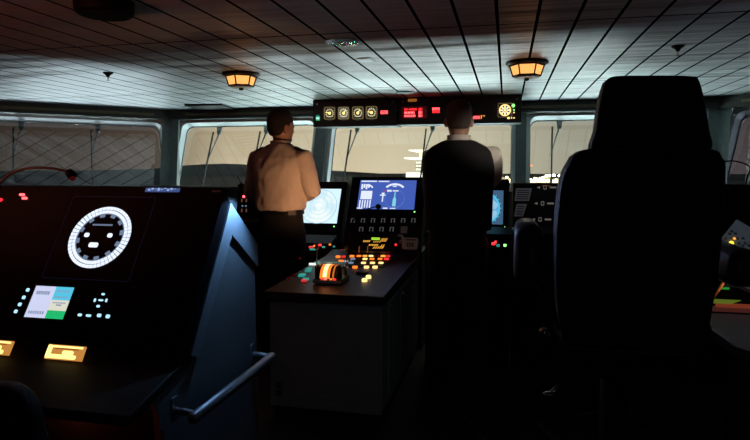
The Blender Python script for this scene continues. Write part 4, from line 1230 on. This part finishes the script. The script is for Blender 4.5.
def ering(c, a, b, n=24, M=I4, p=2.3, rx=0):
    out = []
    for k in range(n):
        t = 2 * PI * k / n; cs, sn = math.cos(t), math.sin(t)
        out.append(M @ Vector((c[0] + a * abs(cs) ** (2 / p) * (1 if cs >= 0 else -1), c[1] + b * abs(sn) ** (2 / p) * (1 if sn >= 0 else -1), c[2])))
    return out


def hand(g, w, d, side, M, curl=.5):
    """palm with five separate bent fingers, reaching along d (local), thumb on the inner side"""
    d = Vector(d).normalized(); w = Vector(w)
    inner = Vector((-side, 0, 0)); inner = (inner - d * inner.dot(d)).normalized(); nrm = d.cross(inner) * side
    if nrm.z > 0: nrm = -nrm                        # palm faces down
    c = lambda a, b, e: M @ (w + d * a + inner * b + nrm * e)
    g.tube([c(-.02, 0, 0), c(.02, 0, 0), c(.06, 0, .0), c(.095, 0, .004)], [.026, .033, .040, .036], 12, .42)
    for k, (off, ln, r) in enumerate(((.029, .070, .0085), (.010, .078, .0088), (-.010, .073, .0085), (-.028, .058, .0075))):
        a0 = .088 - abs(off - .008) * .25
        pts = [c(a0 - .02, off, .002), c(a0 + ln * .40, off * 1.12, .004 + curl * .008), c(a0 + ln * .72, off * 1.15, .010 + curl * .022), c(a0 + ln * .93, off * 1.12, .018 + curl * .036)]
        g.tube(pts, [r * 1.1, r, r * .95, r * .75], 8)
    g.tube([c(.005, .022, .004), c(.035, .048, .010), c(.065, .058, .014), c(.085, .054, .018)], [.014, .0115, .010, .008], 8)


def person(name, loc, yaw, label, shirt, vest, hair, P_, H=1.79, headyaw=0, bulk=1.0, hair_thin=False):
    k = H / 1.79
    M = Matrix.Translation(loc) @ Matrix.Rotation(yaw, 4, 'Z') @ Matrix.Scale(k, 4)
    t = thing(name, loc, label, 'person')
    V = Vector
    # ---- body
    g = G()
    B = bulk
    tor = [(.86, .150, .105, 0), (.93, .165 * B, .115, 0), (1.02, .150 * B, .108, 0), (1.10, .142 * B, .102, 0), (1.22, .158 * B, .112, .0), (1.34, .172 * B, .115, -.005), (1.42, .172 * B, .100, -.008), (1.465, .135, .078, -.008), (1.49, .085, .062, -.005), (1.51, .058, .056, .002), (1.54, .054, .056, .010), (1.575, .056, .060, .014)]
    g.loft([ering((0, y, z), a, b, 24, M) for z, a, b, y in tor])
    HM_ = M @ Matrix.Translation((0, .012, 1.568)) @ Matrix.Rotation(headyaw, 4, 'Z')
    hr = [(-.03, .050, .055, .01), (0, .058, .068, .012), (.03, .066, .082, .012), (.07, .073, .094, .006), (.11, .077, .099, 0), (.145, .073, .094, -.004), (.17, .058, .074, -.006), (.186, .034, .044, -.006), (.192, .010, .012, -.006)]
    g.loft([ering((0, y, z), a, b, 24, HM_, 2.1) for z, a, b, y in hr])
    g.tube([HM_ @ V((0, .088, .085)), HM_ @ V((0, .112, .050)), HM_ @ V((0, .098, .040))], [.009, .015, .010], 8)   # nose
    g.tube([HM_ @ V((-.020, .088, .018)), HM_ @ V((0, .095, .018)), HM_ @ V((.020, .088, .018))], [.006, .009, .006], 8)   # lips
    g.ell((0, .078, -.008), (.024, .020, .018), HM_)                                   # chin
    for s in (-1, 1):
        g.ell((s * .030, .086, .088), (.016, .010, .010), HM_)
        g.ell((s * .080, -.004, .062), (.010, .020, .033), HM_ @ Matrix.Rotation(s * -.12, 4, 'Z'))   # ears
    for s, sd in ((-1, 'L'), (1, 'R')):
        sh, el, wr = V(P_['sh' + sd]), V(P_['el' + sd]), V(P_['wr' + sd])
        g.tube([M @ q for q in (sh, sh.lerp(el, .35), el, el.lerp(wr, .3), wr)], [.052, .046, .038, .038, .027], 14)
        hd = V(P_.get('hd' + sd, (wr - el)))
        hand(g, wr, hd, s, M)
        hip, kn, an = V((s * .088, 0, .90)), V((s * .105, .012, .49)), V((s * .115, -.02, .09))
        g.tube([M @ q for q in (hip, hip.lerp(kn, .5), kn, kn.lerp(an, .35), an)], [.088, .074, .056, .054, .036], 16)
        g.tube([M @ V((s * .115, -.045, .045)), M @ V((s * .12, .04, .045)), M @ V((s * .13, .15, .03))], [.036, .040, .028], 12, .8)
    o = g.build('body', skin_mat, t); remesh(o, .0065 * k, 3)
    # ---- eyes
    for s in (-1, 1):
        g = G(); g.ell((s * .030, .093, .086), (.011, .006, .006), HM_, 12, 8); g.build('eye', MATS['printed_ink'], t, True)
    # ---- hair
    g = G()
    if hair_thin: hh = [(.02, .052, .030, -.055), (.05, .072, .060, -.034), (.09, .079, .088, -.013), (.12, .080, .096, -.008), (.15, .076, .096, -.007), (.178, .060, .076, -.008), (.194, .035, .044, -.008), (.1985, .012, .015, -.008)]
    else: hh = [(.018, .046, .026, -.052), (.035, .060, .040, -.048), (.06, .074, .062, -.036), (.09, .080, .086, -.018), (.12, .081, .100, -.008), (.15, .078, .102, -.004), (.18, .066, .088, -.004), (.204, .044, .060, -.006), (.216, .016, .022, -.006)]
    g.loft([ering((0, y, z), a, b, 28, HM_, 2.15) for z, a, b, y in hh])
    o = g.build('hair', hair, t); remesh(o, .007, 3)
    # ---- trousers and shoes
    g = G()
    g.loft([ering((0, 0, z), a * B, b, 24, M) for z, a, b in ((.80, .165, .115), (.90, .176, .128), (.98, .166, .124), (1.07, .158, .118))])
    for s in (-1, 1):
        g.tube([M @ V(q) for q in ((s * .088, 0, .90), (s * .097, .006, .70), (s * .105, .012, .49), (s * .112, -.012, .28), (s * .115, -.012, .065))], [.102, .092, .076, .072, .068], 18)
    o = g.build('trousers', trouser_mat, t); remesh(o, .012, 5)
    for s in (-1, 1):
        g = G(); g.tube([M @ V((s * .115, -.085, .045)), M @ V((s * .115, -.06, .050)), M @ V((s * .12, .06, .050)), M @ V((s * .13, .17, .036)), M @ V((s * .132, .20, .03))], [.025, .044, .048, .040, .020], 14, .75)
        g.box((s * .122, .06, .008), (.075, .25, .016), M)
        o = g.build('shoe', shoe_mat, t); remesh(o, .007, 3)
    # ---- shirt
    g = G()
    sr = [(1.052, .160, .120, 0), (1.062, .176, .134, 0), (1.09, .184, .138, -.004), (1.14, .178, .134, -.006), (1.22, .182, .134, -.006), (1.34, .194, .136, -.008), (1.42, .190, .120, -.010), (1.468, .158, .098, -.008), (1.502, .108, .082, -.004), (1.526, .076, .072, .0)]
    g.loft([ering((0, y, z), a * B, b, 28, M) for z, a, b, y in sr])
    for s, sd in ((-1, 'L'), (1, 'R')):
        sh, el, wr = V(P_['sh' + sd]), V(P_['el' + sd]), V(P_['wr' + sd])
        e2 = el.lerp(wr, .84 if not P_.get('short') else .04)
        pts = [sh + V((-s * .05, 0, .0)), sh, sh.lerp(el, .3), sh.lerp(el, .7), el, el.lerp(e2, .35), e2]
        g.tube([M @ q for q in pts], [.060, .072, .070, .064, .060, .056, .040 if not P_.get('short') else .056], 16)
    o = g.build('shirt', shirt, t); remesh(o, .010, 4)
    o.data.update()
    tex = bpy.data.textures.new('cloth_folds', 'CLOUDS'); tex.noise_scale = .11
    dm = o.modifiers.new('folds', 'DISPLACE'); dm.texture = tex; dm.strength = .006 if vest else .024; dm.mid_level = .5 if vest else .25
    # collar
    g = G()
    g.ring([(p.x, p.y) for p in ering((0, .004, 0), .071, .072, 28)], [(p.x, p.y) for p in ering((0, .004, 0), .060, .062, 28)], M, 1.505, 1.552)
    g.build('collar', shirt, t, True)
    g = G(); g.ring([(p.x, p.y) for p in ering((0, 0, 0), .172 * B, .130, 28)], [(p.x, p.y) for p in ering((0, 0, 0), .160 * B, .118, 28)], M, 1.025, 1.062); g.build('belt', shoe_mat, t)
    if vest:
        g = G()
        vr = [(.98, .196, .150, 0), (1.06, .198, .152, 0), (1.20, .200, .150, -.004), (1.32, .206, .150, -.006), (1.40, .204, .138, -.008), (1.448, .190, .122, -.008), (1.482, .158, .106, -.006), (1.508, .112, .092, -.003), (1.520, .088, .084, -.001)]
        g.loft([ering((0, y, z), a * B, b, 28, M, 2.5) for z, a, b, y in vr])
        if P_.get('dark_left'):
            sh, el, wr = V(P_['shL']), V(P_['elL']), V(P_['wrL'])
            g.tube([M @ q for q in (sh, sh.lerp(el, .4), el, el.lerp(wr, .8))], [.076, .074, .068, .058], 14)
        o = g.build('vest', vest_mat, t); remesh(o, .010, 4)
    else:
        for s in (-1, 1):
            T = M @ Matrix.Translation((s * .168, -.010, 1.482)) @ Matrix.Rotation(s * R(24), 4, 'Y')
            g = G(); g.prism(rrect(.10, .052, .010, 3), T, -.004, .010); ep = g.build('epaulette', trouser_mat, t)
            g = G()
            for q in range(3): g.box((s * (.012 + q * .014), 0, .0125), (.006, .052, .002), T)
            g.build('gold_stripes', gold, ep)
    return t


f = at_y(281, 200, 4.0)
person('person', Vector((f.x, 4.0, 0)), R(-8), 'person in a white uniform shirt with dark shoulder boards, seen from behind', shirt_mat, False, hair_mat,
       dict(shL=(-.178, -.005, 1.425), elL=(-.246, -.01, 1.19), wrL=(-.165, .24, 1.05), hdL=(.12, .9, -.12),
            shR=(.178, -.005, 1.425), elR=(.240, .02, 1.20), wrR=(.03, .22, 1.12), hdR=(-.5, .8, -.1)), H=1.80, headyaw=R(-22))
f = at_y(458, 200, 3.6)
person('person', Vector((f.x, 3.6, 0)), R(4), 'person in a black vest over a pale shirt, standing with back turned', shirt2_mat, True, hair_grey,
       dict(shL=(-.145, -.005, 1.42), elL=(-.160, .13, 1.19), wrL=(-.11, .36, 1.06), hdL=(.1, .9, -.35), dark_left=True,
            shR=(.192, -.005, 1.425), elR=(.218, .21, 1.30), wrR=(.08, .42, 1.14), hdR=(-.1, .9, -.35)), H=1.80, bulk=1.05, hair_thin=True)

# ================================================================== OUTSIDE
SEA = -24.0
g = G(); g.prism([(-3500, 14), (3500, 14), (3500, 4200), (-3500, 4200)], I4, SEA - 1, SEA)
struct(g.build('ground', mat('sea_water', (.012, .016, .022), .7, spec=.1, bump=.4, bscale=.15)))


def hill(name, pts, Y, depth, m, label):
    """headland built as a ridge terrain with real depth"""
    g = G(); nn = 46
    xs = [pts[0][0] + (pts[-1][0] - pts[0][0]) * i / (nn - 1) for i in range(nn)]
    def yy(x):
        for (a, b), (c, d) in zip(pts, pts[1:]):
            if a <= x <= c: return b + (d - b) * (x - a) / (c - a)
        return pts[-1][1]
    rows = []
    for j in range(9):
        f_ = j / 8; row = []
        for x in xs:
            w = at_y(x, yy(x), Y); h = (w.z - SEA) * math.sin(PI * min(1, f_ * 1.0)) ** .8 + random.uniform(-1, 1) * 1.2 * (0 < j < 8)
            row.append(Vector((w.x * (1 + (f_ - .5) * depth / Y), Y + (f_ - .5) * depth, SEA + max(0, h) - .5)))
        rows.append(row)
    V = [g.v(r) for r in rows]
    for a, b in zip(V, V[1:]):
        for i in range(nn - 1): g.f([a[i], a[i + 1], b[i + 1], b[i]])
    o = g.build(name, m, None, True); o0 = o.data.vertices[nn // 2].co.copy(); rebase(o, (o0.x, Y, SEA))
    return tag(o, label, 'hill')


hm = mat('hill_scrub', (.05, .06, .065), .95, bump=.3, bscale=.05, var=.2, vscale=.01, emit=(.035, .043, .046), es=0)
hill('coastal_hill', [(-420, 171.5), (-60, 171), (60, 170.5), (150, 169), (190, 164.5), (215, 163.5), (250, 164.5), (300, 167), (340, 171), (380, 173.2), (430, 178)], 2400, 700, hm, 'long dark coastal hill on the horizon beyond the left windows')
hill('low_headland', [(470, 178), (520, 177), (600, 176.5), (700, 176), (800, 174)], 2400, 500, hm, 'low dark headland behind the shore lights on the right')

# harbour lights on the quay
random.seed(3)
quay = G(); q0 = at_z(470, 185, SEA); q1 = at_z(760, 184, SEA)
quay.prism([(q0.x - 80, q0.y - 10), (q1.x + 200, q1.y - 10), (q1.x + 200, q1.y + 260), (q0.x - 80, q0.y + 260)], I4, SEA - .8, SEA + 2)
qo = quay.build('quay', mat('quay_concrete', (.2, .19, .17), .8)); rebase(qo, (q0.x, q0.y, SEA)); tag(qo, 'distant lit harbour quay beyond the right front windows', 'quay')
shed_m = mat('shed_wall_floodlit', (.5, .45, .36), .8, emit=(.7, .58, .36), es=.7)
win_m = glow('shed_windows_lit', (1, .84, .55), 7.0)
YQ = q0.y + 60
sheds = []
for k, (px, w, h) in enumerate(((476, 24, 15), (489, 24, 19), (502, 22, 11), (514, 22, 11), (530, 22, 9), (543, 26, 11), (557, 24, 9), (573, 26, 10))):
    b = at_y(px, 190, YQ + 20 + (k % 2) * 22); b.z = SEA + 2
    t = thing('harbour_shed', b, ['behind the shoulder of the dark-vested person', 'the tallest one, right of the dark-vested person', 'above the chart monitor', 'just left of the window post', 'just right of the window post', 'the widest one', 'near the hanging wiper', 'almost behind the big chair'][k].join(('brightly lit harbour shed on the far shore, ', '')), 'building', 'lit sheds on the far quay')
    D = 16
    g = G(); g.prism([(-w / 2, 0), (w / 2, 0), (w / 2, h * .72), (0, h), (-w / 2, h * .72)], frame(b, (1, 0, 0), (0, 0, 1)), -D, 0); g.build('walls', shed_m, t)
    FMs = frame(b, (1, 0, 0), (0, 0, 1))
    g = G()
    for c in range(5):
        for r_ in range(2): g.quad(-w * .44 + c * w * .18, h * (.12 + .3 * r_), -w * .44 + c * w * .18 + w * .13, h * (.32 + .3 * r_), FMs, .15, .3)
    g.build('lit_windows', win_m, t)
def make_lamp():
    t = thing('quay_floodlight', (0, 0, 0), 'quay floodlight', 'floodlight', 'floodlights along the far quay')
    g = G(); g.tube([(0, 0, 0), (0, 0, 9)], [.3, .2], 8); g.build('mast', post_paint, t)
    g = G(); g.ell((0, -.3, 9.6), (2.1, 1.4, 1.5), I4, 12, 8); g.build('lamp_head', e_city, t, True)
    return t
fl = make_lamp()
for k in range(34):
    px = 472 + k * 3.1 + random.uniform(-1, 1)
    b = at_z(px, 185.4, SEA); b.y = YQ - 45 + (k % 4) * 9; b.x = at_y(px, 185, b.y).x; b.z = SEA + 2
    o = fl if k == 0 else copy_tree(fl)
    o.location = b; s_ = random.uniform(.6, 1.5); o.scale = (s_,) * 3
    o['label'] = 'white floodlight in the bright row of lights on the far shore'
# red warning light on a mast
b = at_z(531, 186, SEA); tp_ = at_y(530.6, 165.5, b.y); b.z = SEA + 2; b.x = tp_.x
t = thing('warning_mast', b, 'tall thin mast with an orange warning light, just right of the window post', 'mast')
g = G(); g.tube([b, (b.x, b.y, tp_.z)], [.35, .15], 8); g.build('mast', post_paint, t)
g = G(); g.ell((tp_.x + 1.2, tp_.y, tp_.z), (2.2, 1.0, .9), I4, 12, 8); g.build('warning_lamp', e_cityred, t, True)

# lit ferry alongside, decks glowing
YF_ = 260
wl = at_y(416, 170, YF_); a = at_y(403, 170, YF_).x; bx = at_y(446, 170, YF_).x
t = thing('lit_ship', ((a + bx) / 2, YF_ + 15, SEA), 'brightly lit white ship superstructure outside, just left of the dark-vested person', 'ship')
hull = mat('ship_white_paint', (.7, .68, .62), .5)
def zpx(y): return at_y(416, y, YF_).z
g = G(); g.loft([[(a + 3, YF_ + 4, SEA), (bx, YF_ + 3, SEA), (bx, YF_ + 27, SEA), (a + 3, YF_ + 26, SEA), (a - 6, YF_ + 15, SEA)], [(a, YF_, zpx(181)), (bx, YF_, zpx(181)), (bx, YF_ + 30, zpx(181)), (a, YF_ + 30, zpx(181)), (a - 10, YF_ + 15, zpx(181))]]); g.build('hull', mat('ship_hull_dark', (.03, .035, .05), .5), t)
xa_ = at_y(414.5, 170, YF_).x
g = G(); g.prism([(xa_, YF_ + 3), (bx - 1, YF_ + 3), (bx - 1, YF_ + 27), (xa_, YF_ + 27)], I4, zpx(181), zpx(160)); sup = g.build('superstructure', hull, t)
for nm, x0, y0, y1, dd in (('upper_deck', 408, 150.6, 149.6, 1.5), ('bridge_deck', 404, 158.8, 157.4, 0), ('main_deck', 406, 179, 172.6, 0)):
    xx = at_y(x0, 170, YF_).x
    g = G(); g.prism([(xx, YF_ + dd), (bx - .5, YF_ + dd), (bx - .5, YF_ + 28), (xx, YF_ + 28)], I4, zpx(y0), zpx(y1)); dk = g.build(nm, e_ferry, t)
xb = at_y(417, 170, YF_).x
g = G(); g.prism([(xb, YF_ + 6), (bx - 3, YF_ + 6), (bx - 3, YF_ + 22), (xb, YF_ + 22)], I4, zpx(160), zpx(150)); g.build('wheelhouse', mat('wheelhouse_lit', (.7, .66, .55), .6, emit=(.55, .48, .34), es=1), t)
g = G()
for r_ in range(3):
    for c in range(7):
        x0 = xa_ + .25 + c * .62; g.box((x0 + .2, YF_ + 2.95, zpx(162.5 + r_ * 3.4)), (.38, .12, .8))
g.build('lit_windows', e_ferry, sup)

# ================================================================== LIGHT
w = bpy.data.worlds.new('night_sky'); SC.world = w; w.use_nodes = True; nt = w.node_tree; N = nt.nodes; L = nt.links
bg = N['Background']
tc = N.new('ShaderNodeTexCoord'); sp_ = N.new('ShaderNodeSeparateXYZ'); L.new(tc.outputs['Generated'], sp_.inputs[0])
at = N.new('ShaderNodeMath'); at.operation = 'ARCTAN2'; L.new(sp_.outputs['X'], at.inputs[0]); L.new(sp_.outputs['Y'], at.inputs[1])
mr = N.new('ShaderNodeMapRange'); mr.inputs['From Min'].default_value = R(-90); mr.inputs['From Max'].default_value = R(90); L.new(at.outputs[0], mr.inputs['Value'])
cr = N.new('ShaderNodeValToRGB'); e = cr.color_ramp
def az(px): return (math.degrees(math.atan((px - 375) / 583)) - 12.71 + 90) / 180
stops = [(0.0, (.03, .025, .02)), (az(-150), (.10, .075, .05)), (az(60), (.17, .128, .085)), (az(170), (.29, .215, .14)), (az(230), (.66, .51, .345)), (az(390), (.86, .71, .50)), (az(480), (.70, .60, .44)), (az(560), (.45, .40, .31)), (az(745), (.22, .175, .16)), (1.0, (.05, .045, .05))]
while len(e.elements) > 1: e.elements.remove(e.elements[-1])
e.elements[0].position = 0; e.elements[0].color = (*stops[0][1], 1)
for p_, c in stops[1:]:
    q = e.elements.new(p_); q.color = (*c, 1)
L.new(mr.outputs[0], cr.inputs[0])
el_ = N.new('ShaderNodeMapRange'); el_.inputs['From Min'].default_value = 0; el_.inputs['From Max'].default_value = .6; el_.inputs['To Min'].default_value = 1.04; el_.inputs['To Max'].default_value = .12
L.new(sp_.outputs['Z'], el_.inputs['Value'])
ml = N.new('ShaderNodeVectorMath'); ml.operation = 'SCALE'; L.new(cr.outputs[0], ml.inputs[0]); L.new(el_.outputs[0], ml.inputs['Scale'])
L.new(ml.outputs[0], bg.inputs['Color']); bg.inputs['Strength'].default_value = 1.0


def light(kind, name, loc, target, energy, col, size=.1, **kw):
    l = bpy.data.lights.new(name, kind); l.energy = energy; l.color = col
    if kind == 'AREA': l.shape = 'RECTANGLE'; l.size = size; l.size_y = kw.get('sy', size)
    else: l.shadow_soft_size = size
    if kind == 'SPOT': l.spot_size = R(kw.get('ang', 40)); l.spot_blend = .6
    o = bpy.data.objects.new(name, l); C.objects.link(o); o.location = loc
    o.rotation_euler = (Vector(target) - Vector(loc)).to_track_quat('-Z', 'Y').to_euler(); return o


# unseen deck lights added outside, below the windows, throwing light up through the glass onto the ceiling
cool = (.70, .95, .98)
light('AREA', 'added_deck_light', (-2.5, 18.5, -1.9), (-2.5, 8.9, 2.4), 1100, (.80, .93, .94), 11, sy=.5)
light('AREA', 'added_deck_light', (-12.5, 13.5, -1.5), (-7, 8.2, 2.4), 2000, (.76, .97, .92), 6, sy=.4)
light('AREA', 'added_deck_light', (8.5, 13.5, -.8), (3, 8, 2.4), 650, (.78, .92, 1), 4, sy=.4)
light('AREA', 'added_near_deck_light', (-1.5, 12.4, -.3), (-1.5, 9.8, 2.4), 330, cool, 9, sy=.3)  # added to brighten the front window frames
light('AREA', 'added_near_deck_light', (-10.4, 8.9, -.3), (-8.6, 7.4, 2.3), 260, cool, 4, sy=.3)  # same added light for the port window frames
# unseen spots and points added inside to brighten single things, without fixtures
light('SPOT', 'added_red_uplight', (-3.6, .4, 1.0), (-3.0, 3.4, 2.48), 60, (1, .22, .12), .15, ang=120)  # added behind the viewer to redden the rear ceiling
light('SPOT', 'added_ceiling_spot', (1.2, -.6, 1.0), (.8, 3.2, 2.48), 1.2, (.8, .75, 1), .2, ang=130)  # added fill on the ceiling, no lamp stands here
light('SPOT', 'added_shirt_spot', (-.80, 3.35, .95), (-1.52, 4.0, 1.38), 18, (1, .47, .22), .04, ang=60)  # added warm spot on the white shirt
light('SPOT', 'added_cheek_spot', (-.878, 1.905, 1.268), (-.95, 1.885, 1.13), 5, (.30, .58, 1), .006, ang=100)  # added blue spot on the console side, below its apex
light('SPOT', 'added_cabinet_spot', (.3, .6, 1.9), (-.95, 2.95, .35), 2.6, (.75, .9, 1), .1, ang=27)  # added fill for the front of the centre cabinet
light('POINT', 'added_ledge_light', (-1.24, 1.375, .655), (0, 0, 0), .35, (1, .16, .05), .03)  # added red light under the desk ledge
light('SPOT', 'added_neck_spot', (.55, 2.9, 1.75), (-.16, 3.6, 1.52), 20, (1, .86, .72), .05, ang=24)  # added spot on neck and arm of the vested person
light('SPOT', 'added_notice_spot', (.30, 3.95, 1.75), (.20, 4.22, 1.12), .8, (.85, .9, 1), .04, ang=60)  # added to bring out the paper notices
light('SPOT', 'added_phone_spot', (-.62, 3.6, 1.5), (-.70, 4.05, .85), .35, (.95, .95, 1), .04, ang=40)  # added to lift the pale telephones
light('SPOT', 'added_desk_spot', (1.25, 2.55, 1.35), (1.05, 2.5, .72), 1.2, (.8, .85, 1), .05, ang=75)  # added to brighten the grey desk top
light('SPOT', 'added_chair_orange', (1.25, 2.45, 1.0), (.66, 2.08, 1.12), 30, (1, .25, .06), .03, ang=45)  # added orange edge light on the chair
light('SPOT', 'added_chair_blue', (-.75, 2.5, 1.35), (.10, 2.15, 1.22), 22, (.40, .55, 1), .15, ang=30)  # added blue spot on the chair, stronger than the screens
light('POINT', 'added_dial_light', (-.93, 3.05, .84), (0, 0, 0), .12, (1, .55, .2), .01)  # added point for warm glints on the telegraph
